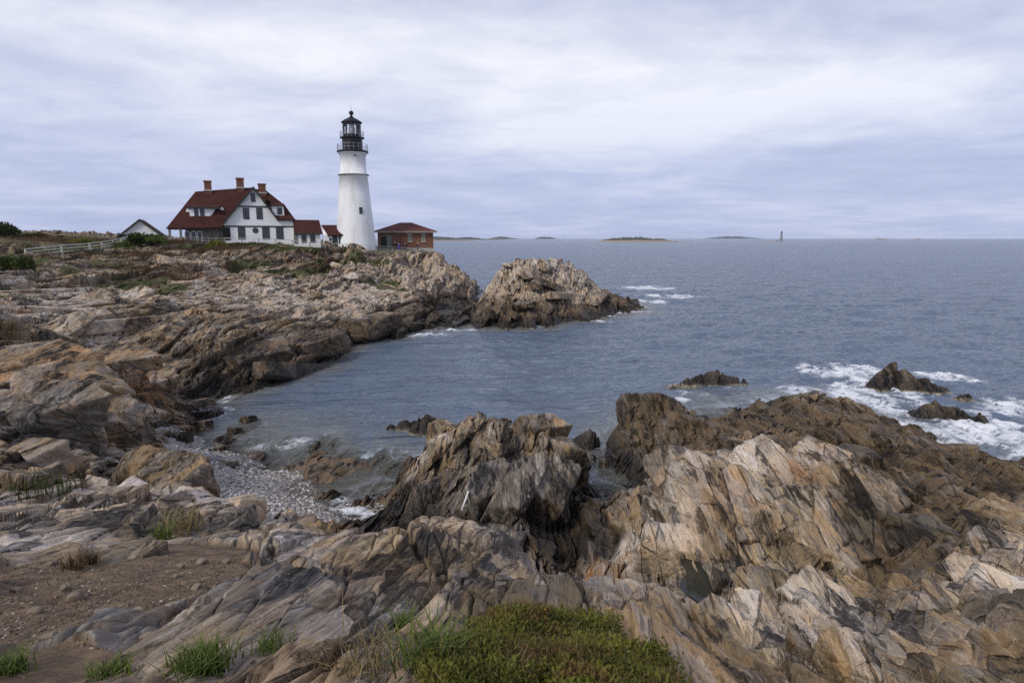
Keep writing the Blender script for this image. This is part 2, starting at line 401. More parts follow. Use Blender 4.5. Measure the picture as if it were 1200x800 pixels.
    e1 = n.vor(ma, 1.).outputs['Distance']
    kk = n.math('MULTIPLY', n.mr(e1, .026, .006), n.mr(n.noise(P, .8, 4, .6), .42, .6))
    bare = None
    if attrs:
        bare = n.math('SUBTRACT', 1., n.math('MAXIMUM', n.math('MAXIMUM', n.attr('soil'), n.attr('beach')), n.attr('turf')), clamp=True); kk = n.math('MULTIPLY', kk, bare)
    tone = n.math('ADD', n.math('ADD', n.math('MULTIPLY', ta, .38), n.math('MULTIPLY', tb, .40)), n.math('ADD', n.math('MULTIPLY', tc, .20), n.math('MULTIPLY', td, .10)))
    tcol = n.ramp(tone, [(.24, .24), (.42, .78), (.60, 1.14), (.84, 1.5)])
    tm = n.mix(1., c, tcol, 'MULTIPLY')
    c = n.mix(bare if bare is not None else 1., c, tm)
    greyer = n.n('ShaderNodeHueSaturation'); greyer.inputs['Saturation'].default_value = .66; n.l(c, greyer.inputs['Color'])
    gf = n.mr(n.math('ADD', n.math('MULTIPLY', ub, .6), n.math('MULTIPLY', ua, .4)), .5, .62)
    c = n.mix(n.math('MULTIPLY', gf, bare) if bare is not None else gf, c, greyer.outputs[0])
    c = n.mix(n.math('MULTIPLY', kk, .6), c, (.026, .022, .018))
    h1 = n.math('ADD', fine, n.math('MULTIPLY', grit, .45))
    nb = n.bump(med, .06, .5)
    nb = n.bump(h1, .05, 1., nb)
    def fbump(h, dist, nb):
        q = n.n('ShaderNodeBump'); n.l(h, q.inputs['Height']); q.inputs['Distance'].default_value = dist; n.l(nb, q.inputs['Normal'])
        if bare is not None: n.l(bare, q.inputs['Strength'])
        else: q.inputs['Strength'].default_value = 1.
        return q.outputs[0]
    nb = fbump(fa, .42, nb); nb = fbump(fb_, .17, nb); nb = fbump(fc, .05, nb); nb = fbump(fd, .016, nb)
    nb = n.bump(n.math('SUBTRACT', 1., kk), .05, 1., nb)
    return n.out(n.bsdf(c, rough, nb, .28))

def simple(name, col, rough=.7, var=.15, scale=3., bump=0., bscale=20., spec=.3, metal=0., obj=True):
    n = NT(name); P = n.obj() if obj else n.pos()
    f = n.noise(P, scale, 5, .6)
    c = n.mix(n.mr(f, .3, .7), tuple(x * (1 - var) for x in col), tuple(min(1, x * (1 + var)) for x in col))
    nb = n.bump(n.noise(P, bscale, 4, .6), bump, 1.) if bump else None
    return n.out(n.bsdf(c, rough, nb, spec, Metallic=metal))
M = {}
M['rock'] = rock_material('shore_rock')
M['boulder'] = rock_material('loose_rock', True, False)
M['pale_boulder'] = rock_material('pale_loose_rock', True, False, 1.55)
M['wet_boulder'] = rock_material('weedy_rock', True, False, 1., .8)
M['rust_rock'] = simple('rusty_rock', (.33, .16, .075), .85, .4, 6, .02, 30)
# ------------------------------------------------------------------ the rocky shore: one surveyed surface, finer near the viewer
def rock_attrs(x, y, z, soil, turf, beach, flat):
    n1 = fbm(x * .25, y * .25, 3, 501)
    pale = blob(x, y, [(850,550,3.6,70,.09),(940,540,3.5,45,.08),(800,615,3.2,60,.12),(385,553,.1,60,.08),(860,720,5,60,.2),(960,720,5,60,.2),(650,690,6.7,90,.1),(760,710,7,50,.1),(560,650,6.4,60,.08),
        (330,350,4.2,90,.14),(400,345,4,60,.12),(510,310,7,40,.1),(480,335,5,40,.1),(620,-97,0,80,.1),(645,-100,0,60,.1),(590,-94,0,50,.08),(150,570,5.9,60,.1),(215,505,1,40,.1),(1180,660,6,60,.2),(1020,790,6.8,60,.2),(505,510,2.9,25,.04),(740,640,2.5,30,.06),(40,360,6,60,.15),(120,345,5.4,90,.12),(230,350,4.6,110,.14),(330,340,4.6,130,.16),(300,305,7,120,.06),(450,330,4.5,80,.12),(520,320,5,40,.12),(420,660,6.6,110,.14),(560,670,6.6,120,.12),(300,660,7,90,.14),(420,740,8,100,.1),(120,590,6.3,130,.14),(40,640,7.2,60,.1),(250,330,5.5,50,.15)])
    pale = np.clip(pale * 1.25 + .35 * n1, 0, 1)
    slate = blob(x, y, [(580,580,3,120,.2),(500,620,2,60,.1),(640,620,2,50,.12),(330,720,8,110,.16),(720,560,1.5,40,.15),(300,620,6.2,70,.08),(60,520,4.5,70,.14),(100,740,8.2,80,.1)])
    slate = np.clip(slate * 1.1 + .25 * n1, 0, 1)
    rust = blob(x, y, [(400,628,6,45,.06),(220,620,6.3,40,.05),(120,470,3.5,60,.09),(30,470,5,50,.12),(180,475,2,40,.08),(690,700,6.9,60,.05),(230,330,5.5,40,.06),(700,680,2,30,.08),(930,560,3.6,25,.05),(850,610,3.5,40,.07),(390,550,0,50,.1)])
    rust = np.clip(rust * 1.0 + .3 * n1 - .1, 0, 1)
    # weed line: high on the seaward slabs and the outer ledges, low inside the cove
    thr = 1.0 + 2.6 * blob(x, y, [(1050,560,2,150,.3),(900,490,2,150,.15),(1130,620,3,140,.24),(1060,650,3,90,.24),(1000,610,3,60,.14),(880,640,3,40,.08),(1190,590,3,80,.2),(770,490,2,70,.15),(1000,650,2.6,60,.12)]) + 1.3 * blob(x, y, [(400,395,2,130,.2),(250,415,2,100,.16),(520,345,3,40,.12),(620,-86,0,120,.10),(700,-105,0,60,.12),(480,365,2,60,.15)]) + .8 * blob(x, y, [(660,640,1.2,60,.3),(500,630,1.5,60,.25)])
    gul = blob(x, y, [(560,658,1.2,70,.1),(640,662,1,60,.1),(690,620,.5,40,.15),(470,605,1,35,.1),(490,635,1.4,50,.1),(672,575,1.2,35,.12),(705,655,1.2,40,.12),(760,690,2.4,50,.12),(1060,670,3,70,.15)])  # gully floor: crevice shade put into the colour, over wet black rock
    thr = thr + .6 * blob(x, y, [(300,425,0,150,.2),(300,425,0,150,.2),(480,370,0,130,.15),(400,400,0,120,.12)])
    thr = thr + 1.2 * gul  # weed line lifted here to deepen the painted gully shade
    tide = z - thr
    nf = fbm(x * .12, y * .12, 4, 511)
    green = sstep(.35, .55, np.maximum(turf, np.maximum(sstep(.5, .95, flat), blob(x, y, [(330,293,9.2,70,.03),(250,290,9.4,70,.05),(390,299,8.3,50,.03),(120,300,9,60,.08),(20,305,8.6,50,.1),(0,335,7,40,.08),(150,318,7.1,60,.06),(440,312,7,30,.03),(180,330,6.3,40,.04),(455,316,6.6,20,.02)]) * (1.0 + .9 * nf))))
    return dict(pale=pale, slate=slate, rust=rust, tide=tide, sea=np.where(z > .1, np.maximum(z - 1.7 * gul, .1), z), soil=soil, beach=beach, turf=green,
        clean=np.clip(1.6 * blob(x, y, [(250,530,.5,110,.14),(330,570,.1,90,.12),(390,555,0,90,.14),(200,500,1,60,.1),(330,505,0,90,.12),(420,590,0,50,.1)]), 0, 1))

_ico = {}
def ico(level):
    if level not in _ico:
        bm = bmesh.new(); bmesh.ops.create_icosphere(bm, subdivisions=level, radius=1)
        bm.verts.ensure_lookup_table()
        _ico[level] = (np.array([q.co[:] for q in bm.verts]), np.array([[q.index for q in fc.verts] for fc in bm.faces]))
        bm.free()
    return _ico[level]
def block(size, seed, level=5, cuts=6, rough=.035, soft=44.):
    """an angular joint block: a box with its corners and edges knocked off, then weathered along the bedding (local x across the beds)"""
    rg = np.random.default_rng(seed)
    d, f = ico(level)
    N = [np.array(q, float) for q in ((1,0,0),(-1,0,0),(0,1,0),(0,-1,0),(0,0,1),(0,0,-1))]
    O = list(.82 + .18 * rg.random(6))
    N = [q + rg.normal(0, .10, 3) for q in N]
    for _ in range(cuts):
        q = np.sign(rg.normal(size=3)) * (.25 + rg.random(3)); q /= np.linalg.norm(q); N.append(q); O.append(1.02 + .4 * rg.random())
    N = np.array([q / np.linalg.norm(q) for q in N]); O = np.array(O)
    t = np.maximum(d @ N.T, 1e-3) / O
    r = 1 / (t ** soft).sum(1) ** (1 / soft)          # softened min over the planes
    sz = np.array(size) / 2
    v = d * r[:, None] * sz
    L = float(np.min(sz)) * 2
    o1, o2 = rg.random(2) * 50
    k = 1.6 / max(L, .2)
    nn = .6 * fbm(v[:, 0] * k * 3 + o1, v[:, 1] * k * .5 + v[:, 2] * k * .9, 4, seed % 97) + .5 * fbm(v[:, 2] * k * 1.6 + o2, v[:, 1] * k * .8 + v[:, 0] * k * .5, 4, seed % 89)
    _, e, cid, _, _ = cells(v[:, 0] * k * 1.1 + o1 + .3 * v[:, 2] * k, v[:, 1] * k * .7 + .6 * v[:, 2] * k + o2, seed % 71)
    nn = nn - .9 * np.exp(-(e / .08) ** 2) + (u01(cid, 3) - .5) * 1.3 * sstep(0, .06, e)
    for q in ((2.7, .8, 1), (6., .4, 2)):
        if q[2] == 2 and level < 6: continue
        w3 = v[:, 0] * k * q[0] + .25 * v[:, 2] * k + o2; w4 = (v[:, 1] * .45 + v[:, 2] * .8) * k * q[0] + o1
        _, e, cid, _, _ = cells(w3, w4, seed % 61 + q[2])
        nn = nn - .45 * q[1] * np.exp(-(e / .1) ** 2) + (u01(cid, 3) - .5) * 1.2 * q[1] * sstep(0, .08, e)
    nv = v / np.linalg.norm(v, axis=1)[:, None]
    return v + nv * (nn * rough * L)[:, None], f
def rot(strike_deg, dip, pitch):
    return np.array((Matrix.Rotation(R(-strike_deg), 3, 'Z') @ Matrix.Rotation(R(pitch), 3, 'X') @ Matrix.Rotation(R(dip), 3, 'Y')))
# joint blocks standing out of the surface: (px, py, height), (across, along, thick), strike, dip, pitch
BLOCKS = [((516,522,1.8),(1.1,1.5,2.3),8,12,-8),((530,560,1.5),(1.2,2.0,2.4),6,10,-6),((585,532,1.6),(2.4,1.5,2.0),2,6,4),((630,510,2.3),(1.5,3.0,1.7),40,24,-14),
  ((560,590,2.4),(1.1,3.2,2.6),16,24,12),((600,585,2.5),(1.0,3.6,2.4),18,26,12),((635,590,2.1),(1.3,3.0,2.4),14,30,10),((500,605,1.5),(1.6,2.2,2.2),10,18,8),((545,625,1.5),(1.7,2.0,1.6),25,14,10),
  ((655,545,1.6),(1.4,3.0,2.0),-25,20,-10),((590,628,1.5),(1.8,1.5,1.6),5,16,10),
  ((762,490,1.25),(3.2,4.2,2.8),-18,16,-10),((790,505,1.0),(2.0,3.6,2.2),-24,22,-8),
  ((735,620,1.9),(1.6,2.2,1.3),8,8,6),((725,650,1.6),(1.7,1.5,1.1),20,4,6),((800,560,2.8),(1.6,3.4,1.6),-12,18,8),((830,585,3.6),(2.2,3.2,1.8),-8,14,14),((865,610,3.5),(2.2,2.4,1.7),-16,12,18),
  ((900,560,3.3),(2.4,2.6,1.3),-22,-12,10),((955,545,3.4),(2.2,1.8,1.2),-35,-10,6),((930,620,3.4),(2.2,2.6,1.4),-28,-16,18),((985,640,2.7),(1.8,2.6,1.5),-36,-20,14),
  ((1000,590,3.2),(2.2,2.8,1.6),-40,-22,10),((790,650,2.7),(1.9,1.5,1.5),6,10,10),((850,650,3.1),(1.5,1.7,1.4),0,14,14),
  ((850,735,5.0),(.5,.8,.7),-14,16,20),((885,725,4.8),(.6,.7,.7),-20,10,16),((905,700,4.0),(1.0,1.3,.8),-30,-18,16),((965,715,4.3),(.9,1.3,.7),-36,-20,14),((1150,690,5.0),(.8,1.4,.7),-44,-18,10),((1120,730,5.7),(.8,1.0,.6),-48,-14,10),((1185,705,6.2),(.7,1.1,.5),-46,-10,6),((1195,655,5.2),(.8,1.4,.7),-44,-16,8),
  
  ((35,500,4.8),(2.4,4.2,2.4),30,20,4),((105,505,3.6),(2.4,4.0,2.6),35,26,4),((60,470,4.8),(3.0,5.0,2.4),30,14,4),((160,458,2.5),(2.6,4.4,2.4),35,22,4),((20,440,5.2),(3.5,5,2),30,12,0),((120,430,3.9),(4,6,1.8),35,10,0),
  ((240,428,1.2),(3,7,1.8),36,10,0),((300,420,1.5),(3,7,2.0),30,8,0),((365,405,1.5),(3,8,2.0),24,8,0),((440,380,1.6),(3,8,2.2),20,8,0)]
def build_shore(q=1.0):
    az = np.linspace(R(-44), R(44), int(980 * q))
    r1 = np.exp(np.linspace(math.log(1.2), math.log(12), int(860 * q)))
    r2 = np.linspace(12, 42, int(700 * q))[1:]
    r3 = np.linspace(42, 131, int(620 * q))[1:]
    r4 = np.linspace(131, 230, int(60 * q))[1:]
    r = np.concatenate([r1, r2, r3, r4])
    A, RR = np.meshgrid(az, r)
    X = RR * np.sin(A); Y = RR * np.cos(A)
    na, nr = len(az), len(r)
    x = X.ravel(); y = Y.ravel()
    z, soil, turf, beach, flat, zb = ground(x, y)
    # lean the beds: shove relief sideways along the dip so that steps overhang
    dz = z - zb
    rr = np.hypot(x, y)
    k = sstep(8, 17, rr)
    lean = .5 * np.clip(dz, -1.2, 1.2) * k
    wob = k * np.minimum(.12, rr * .01)
    x2 = x + lean * CS + wob * vnoise(z * 2.3 + x * .4, y * .5, 401) + wob * .4 * vnoise(z * 8 + x, y * 2, 403)
    y2 = y - lean * SS - .22 * np.clip(dz, -1.2, 1.2) * k + wob * 1.3 * vnoise(x * .8, z * 2.6 + y * .3, 405) + wob * .5 * vnoise(x * 2.5, z * 9, 407)
    v = np.stack([x2, y2, z], 1)
    i = np.arange(nr - 1)[:, None] * na + np.arange(na - 1)[None]
    f = np.stack([i, i + 1, i + na + 1, i + na], -1).reshape(-1, 4)
    fz = z[f].max(1)
    sel = fz > -1.6
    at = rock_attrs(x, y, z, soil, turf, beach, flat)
    # the rest of the ground the viewer stands on, coarser
    gx_, gy_ = np.meshgrid(np.arange(-40, 40.1, .22), np.arange(-14, 40.1, .22)); ex, ey = gx_.ravel(), gy_.ravel()
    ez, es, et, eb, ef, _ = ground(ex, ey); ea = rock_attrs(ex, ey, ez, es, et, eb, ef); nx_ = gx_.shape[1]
    ii = np.arange(gx_.shape[0] - 1)[:, None] * nx_ + np.arange(nx_ - 1)[None]; efc = np.stack([ii, ii + 1, ii + nx_ + 1, ii + nx_], -1).reshape(-1, 4)
    er, eaz = np.hypot(ex, ey)[efc], np.abs(np.arctan2(ex, ey))[efc]
    esel = (((er < 1.6) | (eaz > R(42.8))).any(1)) & (ez[efc].max(1) > -1.6)
    efc = efc[esel]; ez = ez - .03
    f = np.concatenate([f, efc + len(v)]); sel = np.concatenate([sel, np.ones(len(efc), bool)])
    v = np.concatenate([v, np.stack([ex, ey, ez], 1)]); x = np.concatenate([x, ex]); y = np.concatenate([y, ey])
    at = {k_: np.concatenate([a_, ea[k_]]) for k_, a_ in at.items()}; beach = np.concatenate([beach, eb]); soil = np.concatenate([soil, es])
    # which outcrop does each face belong to
    cx = x[f].mean(1); cy = y[f].mean(1)
    def inside(poly):
        nonlocal cx, cy
        w = [(p.x, p.y) for p in poly]; ins = np.zeros(len(cx), bool)
        for (x0, y0), (x1, y1) in zip(w, w[1:] + w[:1]):
            c = ((y0 > cy) != (y1 > cy)) & (cx < (x1 - x0) * (cy - y0) / (y1 - y0 + 1e-12) + x0)
            ins ^= c
        return ins
    G = lambda px, d: Vector(((px - 600) / 760. * d, d, 0))
    REG = ([atz(425,600,0), G(452,19.5), G(520,14), G(600,12.6), G(668,13), atz(684,640,0), atz(697,560,0), atz(694,470,0), atz(440,470,0)],
      [atz(684,640,0), G(668,13), G(720,11), G(800,8.6), G(850,8), G(905,8.6), G(1000,11.5), G(1080,11), G(1130,9.6), G(1300,12), G(1400,40), G(1000,60), atz(720,440,0), atz(694,470,0), atz(697,560,0)],
      [G(556,120), atz(556,352,0), atz(538,372,0), atz(520,400,0), atz(780,400,0), G(800,140), G(590,140)])
    stack, slabs, isle = inside(REG[0]), inside(REG[1]), inside(REG[2])
    near = (np.hypot(cx, cy) < 26) & ~stack & ~slabs
    beachf = (beach[f].mean(1) > .5) & near | ((beach[f].mean(1) > .5) & ~stack)
    dirt = (soil[f].mean(1) > .5) & near
    rest = ~(stack | slabs | isle | beachf | dirt)
    # joint blocks, the sighted ones and many more strewn over the outcrops
    bl = [(np.array(atz(*c)), sz, a, b, cc) for c, sz, a, b, cc in BLOCKS]
    rg = np.random.default_rng(7)
    for (n_, lo, hi, a0, a1, smin, smax) in ((120, 15, 34, -9, 36, .5, 1.5), (50, 6, 14, -32, 32, .14, .34), (70, 13, 40, -40, -17, .4, 1.2), (80, 45, 108, -38, -4, 1.2, 2.6), (34, 82, 102, -4, 8, 1.2, 3.0)):
        th = R(a0) + R(a1 - a0) * rg.random(n_); rr_ = lo * (hi / lo) ** rg.random(n_)
        bx_, by_ = rr_ * np.sin(th), rr_ * np.cos(th)
        gz, so_, tu_, be_, fl_, _ = ground(bx_, by_)
        for k in range(n_):
            if gz[k] < .2 or max(so_[k], tu_[k], be_[k], fl_[k]) > .1: continue
            w_ = smin * (smax / smin) ** rg.random()
            sd = math.degrees(th[k]); st = 3.8 + rg.normal(0, 14) if lo < 40 else 13 + rg.normal(0, 6)
            lg = 1.0 if lo < 40 else 2.2
            bl.append((np.array([bx_[k], by_[k], gz[k] - w_ * .2]), (w_ * (.6 + .5 * rg.random()), w_ * lg * (1.1 + 1.1 * rg.random()), w_ * (.5 + .5 * rg.random()) / lg ** .5), st, rg.normal(14, 10), rg.normal(0, 9)))
    V = [v]; Fq = [f]; FS = [sel]; ATT = {k_: [a_] for k_, a_ in at.items()}
    bv, bf, bc = [], [], []
    off = 0
    for k, (c, sz, sd, dp, pt) in enumerate(bl):
        lv = 6 if (k < len(BLOCKS) and np.hypot(c[0], c[1]) < 60) else (5 if max(sz) / np.hypot(c[0], c[1]) > .03 else 4)
        vv, ff = block(sz, 1000 + k, lv, 6, .04)
        vv = vv @ rot(sd, dp, pt).T + c
        bv.append(vv); bf.append(ff + off); bc.append(np.repeat(k, len(ff))); off += len(vv)
    bv = np.concatenate(bv); bf = np.concatenate(bf); bc = np.concatenate(bc)
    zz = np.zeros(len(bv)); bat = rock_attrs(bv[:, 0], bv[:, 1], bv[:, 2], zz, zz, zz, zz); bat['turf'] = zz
    ccx = np.array([b_[0][0] for b_ in bl])[bc]; ccy = np.array([b_[0][1] for b_ in bl])[bc]
    qx, qy = cx, cy; cx, cy = ccx, ccy
    reg = [inside(REG[0]), inside(REG[1]), inside(REG[2])]
    bstack, bslabs, bisle = reg
    brest = ~(bstack | bslabs | bisle)
    bsel = {'sea_stack': bstack, 'rock_slope': bslabs, 'rock_island': bisle, 'headland': brest}
    def mk(nm, s):
        ss = sel & s; m1 = sub_mesh(nm, v, f, ss, at, False)
        m1.polygons.foreach_set('use_smooth', np.ascontiguousarray(np.hypot(qx, qy)[ss] < 14))
        o = link(nm, m1, M['rock'])
        if nm in bsel and bsel[nm].any():
            m2 = sub_mesh(nm, bv, bf, bsel[nm], bat, False)
            bm = bmesh.new(); bm.from_mesh(m1); bm.from_mesh(m2); bm.to_mesh(m1); bm.free(); bpy.data.meshes.remove(m2)
        return o
    tag(mk('headland', rest), kind='structure')
    tag(mk('beach', beachf & ~(stack | slabs | isle)), kind='structure')
    tag(mk('dirt_path', dirt & ~beachf & ~(stack | slabs | isle)), kind='structure')
    tag(mk('sea_stack', stack), 'dark slabby rock stack rising from the cove just below the near ledge', 'rock')
    tag(mk('rock_slope', slabs), 'broad sloping rock slabs, pale on top and brown towards the surf', 'rock')
    tag(mk('rock_island', isle), 'big pale topped rock island in the water off the lighthouse point', 'rock island')
SHORE_Q = 1.0
build_shore(SHORE_Q)
print('shore', time.time() - T0)
# ------------------------------------------------------------------ the sea
def build_sea():
    az = np.linspace(R(-66), R(66), 1080)
    r = np.concatenate([np.exp(np.linspace(math.log(9), math.log(420), 1350)), np.exp(np.linspace(math.log(420), math.log(9000), 45))[1:]])
    A, RR = np.meshgrid(az, r); x = (RR * np.sin(A)).ravel(); y = (RR * np.cos(A)).ravel(); rr = RR.ravel()
    dep = np.full(x.shape, 8.); nearm = rr < 175
    z0, *_ = ground(x[nearm], y[nearm]); dep[nearm] = -z0
    zb = np.full(x.shape, -8.); zb[nearm] = base_z(x[nearm], y[nearm])
    # swell and chop, running in from the right
    h = np.zeros(x.shape)
    for k in range(22):
        wl = .9 * 1.22 ** k if k < 14 else 8 * 1.1 ** (k - 14)
        a = R(205 + 60 * (rnd(np.array([k]), np.array([5]))[0] - .5) * 2)
        ph = rnd(np.array([k]), np.array([9]))[0] * 6.28
        ang = (x * math.sin(a) + y * math.cos(a)) * 2 * math.pi / wl + ph + 1.3 * vnoise(x / wl / 3.1, y / wl / 3.1, 800 + k)
        amp = (.017 if k < 14 else .010) * wl ** .72 * (1 - sstep(wl * 70, wl * 170, rr))
        h += amp * (1 - 2 * np.abs(np.sin(ang / 2)) ** .9) * .8
    calm = .35 + .65 * sstep(0, 3, dep)
    open_ = .55 + .45 * sstep(0, 1, blob(x, y, [(900,380,0,350,.6),(1150,420,0,200,.5)]) * 1.5)
    h = h * calm * open_ * (1 - sstep(300, 420, rr))
    sel_r = rr < 9.5
    v = None
    na = len(az); nr = len(r)
    i = np.arange(nr - 1)[:, None] * na + np.arange(na - 1)[None]
    f = np.stack([i, i + 1, i + na + 1, i + na], -1).reshape(-1, 4)
    # white water: along exposed edges and in the surf
    edge = sstep(1.1, .0, dep) * sstep(-.6, -.1, dep)
    surf = blob(x, y, [(985,434,0,60,.07),(1030,447,0,60,.09),(1050,470,0,80,.10),(1100,485,0,90,.12),(1150,500,0,75,.12),(1185,525,0,65,.09),(1110,440,0,40,.05),(990,462,0,50,.07),(945,458,0,40,.05),(1060,505,0,50,.06),(1185,475,0,45,.06),(1130,520,0,60,.06)])
    surf = np.clip(surf * (1.0 + .4 * fbm(x * .35, y * .22, 3, 871)), 0, 1)
    surf = np.maximum(surf, .75 * blob(x, y, [(815,458,0,28,.03),(800,468,0,22,.03),(845,452,0,20,.02)]))
    surf = np.maximum(surf, 1.0 * blob(x, y, [(760,337,0,42,.05),(785,346,0,45,.04),(752,352,0,35,.04),(725,364,0,45,.02),(690,374,0,40,.012)]))
    surf = np.maximum(surf, .95 * blob(x, y, [(500,392,0,34,.024),(535,386,0,25,.015),(610,381,0,40,.012),(549,355,0,14,.03),(552,368,0,14,.02)]))
    surf = np.maximum(surf, .62 * blob(x, y, [(225,462,0,45,.05),(255,485,0,40,.05),(290,512,0,40,.05),(330,520,0,50,.05),(240,450,0,35,.02)]))
    surf = np.maximum(surf, .75 * blob(x, y, [(395,585,0,22,.02),(415,597,0,25,.03),(435,606,0,20,.03)]))
    expo = .18 + .6 * blob(x, y, [(1050,480,0,200,.3),(700,360,0,120,.2),(520,390,0,60,.1),(230,480,0,90,.15),(420,600,0,60,.08)])
    foam = np.clip(np.maximum(surf, edge * expo), 0, 1)
    foam = np.clip(foam * (.98 + .5 * fbm(x * .5, y * .35, 3, 877)), 0, 1)
    h = h + foam * (.10 + .28 * np.abs(fbm(x * .8, y * .5, 4, 881))) * sstep(.2, .6, foam) * sstep(.25, 1., dep)
    v = np.stack([x, y, h], 1)
    far = sstep(120, 500, rr)
    keep = (dep[f].max(1) > -.35)
    me = sub_mesh('sea', v, f, keep, dict(depth=np.clip(dep + h, -1, 8), foam=foam, far=far, shel=1 - open_))
    n = NT('sea_water')
    P = n.pos()
    far_ = n.attr('far'); depth = n.attr('depth'); fo = n.attr('foam')
    # ripples, drawn out across the wind
    Pw = n.mapping(P, scale=(1, 1, 0), rot=(0, 0, R(-18)))
    Pa = n.mapping(Pw, scale=(.55, 1., 1))
    w1 = n.noise(Pa, 2.6, 5, .6, .3); w2 = n.noise(Pa, .55, 4, .55, .2); w3 = n.noise(Pa, .09, 4, .6); w4 = n.noise(Pa, .016, 4, .6)
    w0 = n.noise(n.mapping(Pw, scale=(.4, 1, 1)), 1.3, 6, .7, .4); wm = n.noise(n.mapping(Pw, scale=(.35, 1, 1)), .24, 5, .65, .3)
    nb = n.bump(w1, .07, .9)
    nb = n.bump(w0, .20, .9, nb)
    nb = n.bump(w2, .50, .8, nb)
    nb = n.bump(wm, 1.7, .9, nb)
    nb = n.bump(w3, 2.6, .6, nb)
    b4 = n.n('ShaderNodeBump'); n.l(w4, b4.inputs['Height']); b4.inputs['Distance'].default_value = 9.; n.l(n.math('MULTIPLY', far_, .8), b4.inputs['Strength']); n.l(nb, b4.inputs['Normal']); nb = b4.outputs[0]
    deep = n.mr(depth, .0, 2.2)
    body = n.mix(deep, (.19, .19, .165), (.108, .148, .208))
    # the countless wavelets too small to model keep the far sea from mirroring like glass
    fr = n.n('ShaderNodeFresnel'); fr.inputs['IOR'].default_value = 1.333; n.l(nb, fr.inputs['Normal'])
    refl = n.math('DIVIDE', fr.outputs[0], n.math('ADD', 1., n.math('MULTIPLY', fr.outputs[0], .5)))
    df = n.n('ShaderNodeBsdfDiffuse'); n.l(body, df.inputs[0]); n.l(nb, df.inputs['Normal'])
    gl = n.n('ShaderNodeBsdfGlossy'); gl.inputs['Roughness'].default_value = .16; gl.inputs[0].default_value = (1, 1, 1, 1); n.l(nb, gl.inputs['Normal'])
    ws = n.n('ShaderNodeMixShader'); n.l(refl, ws.inputs[0]); n.l(df.outputs[0], ws.inputs[1]); n.l(gl.outputs[0], ws.inputs[2])
    wat = ws.outputs[0]
    # in the shallows the bottom shows through
    tr = n.n('ShaderNodeBsdfTransparent'); tr.inputs[0].default_value = (.86, .90, .85, 1)
    clear = n.math('MULTIPLY', n.mr(depth, .95, .0), n.math('SUBTRACT', 1., fr.outputs[0], clamp=True))
    m1 = n.n('ShaderNodeMixShader'); n.l(n.math('MULTIPLY', clear, .72), m1.inputs[0]); n.l(wat, m1.inputs[1]); n.l(tr.outputs[0], m1.inputs[2])
    # foam
    fn = n.noise(n.mapping(Pw, scale=(.75, 1, 1)), .42, 8, .66, .8)
    fv = n.math('SUBTRACT', 1., n.math('MULTIPLY', n.math('ABSOLUTE', n.math('SUBTRACT', n.noise(n.mapping(Pw, scale=(.8, 1, 1)), 1.1, 7, .66, 1.2), .5)), 3.6))
    ff = n.math('ADD', n.math('MULTIPLY', fn, .6), n.math('MULTIPLY', fv, .4))
    th = n.math('SUBTRACT', .93, n.math('MULTIPLY', fo, .48))
    fm = n.mr(n.math('SUBTRACT', ff, th), -.05, .24)
    fm = n.math('MULTIPLY', fm, n.mr(fo, .02, .12))
    # whitecaps far out
    wc = n.mr(n.math('MULTIPLY', n.noise(n.mapping(Pw, scale=(.35, 1, 1)), .22, 6, .7), n.noise(Pa, .02, 3, .5)), .39, .43)
    fm = n.math('MAXIMUM', fm, n.math('MULTIPLY', n.math('MULTIPLY', wc, .6), n.mr(n.attr('shel'), .25, .05)), clamp=True)
    foamb = n.bsdf(n.mix(n.mr(fv, .35, .65), (.52, .57, .63), (.82, .84, .86)), .7, n.bump(ff, .25, .7), .2)
    m2 = n.n('ShaderNodeMixShader'); n.l(fm, m2.inputs[0]); n.l(m1.outputs[0], m2.inputs[1]); n.l(foamb, m2.inputs[2])
    tag(link('sea', me, n.out(m2.outputs[0])), kind='structure')
    # sea bed far below, so nothing is hollow
build_sea()
print('sea', time.time() - T0)
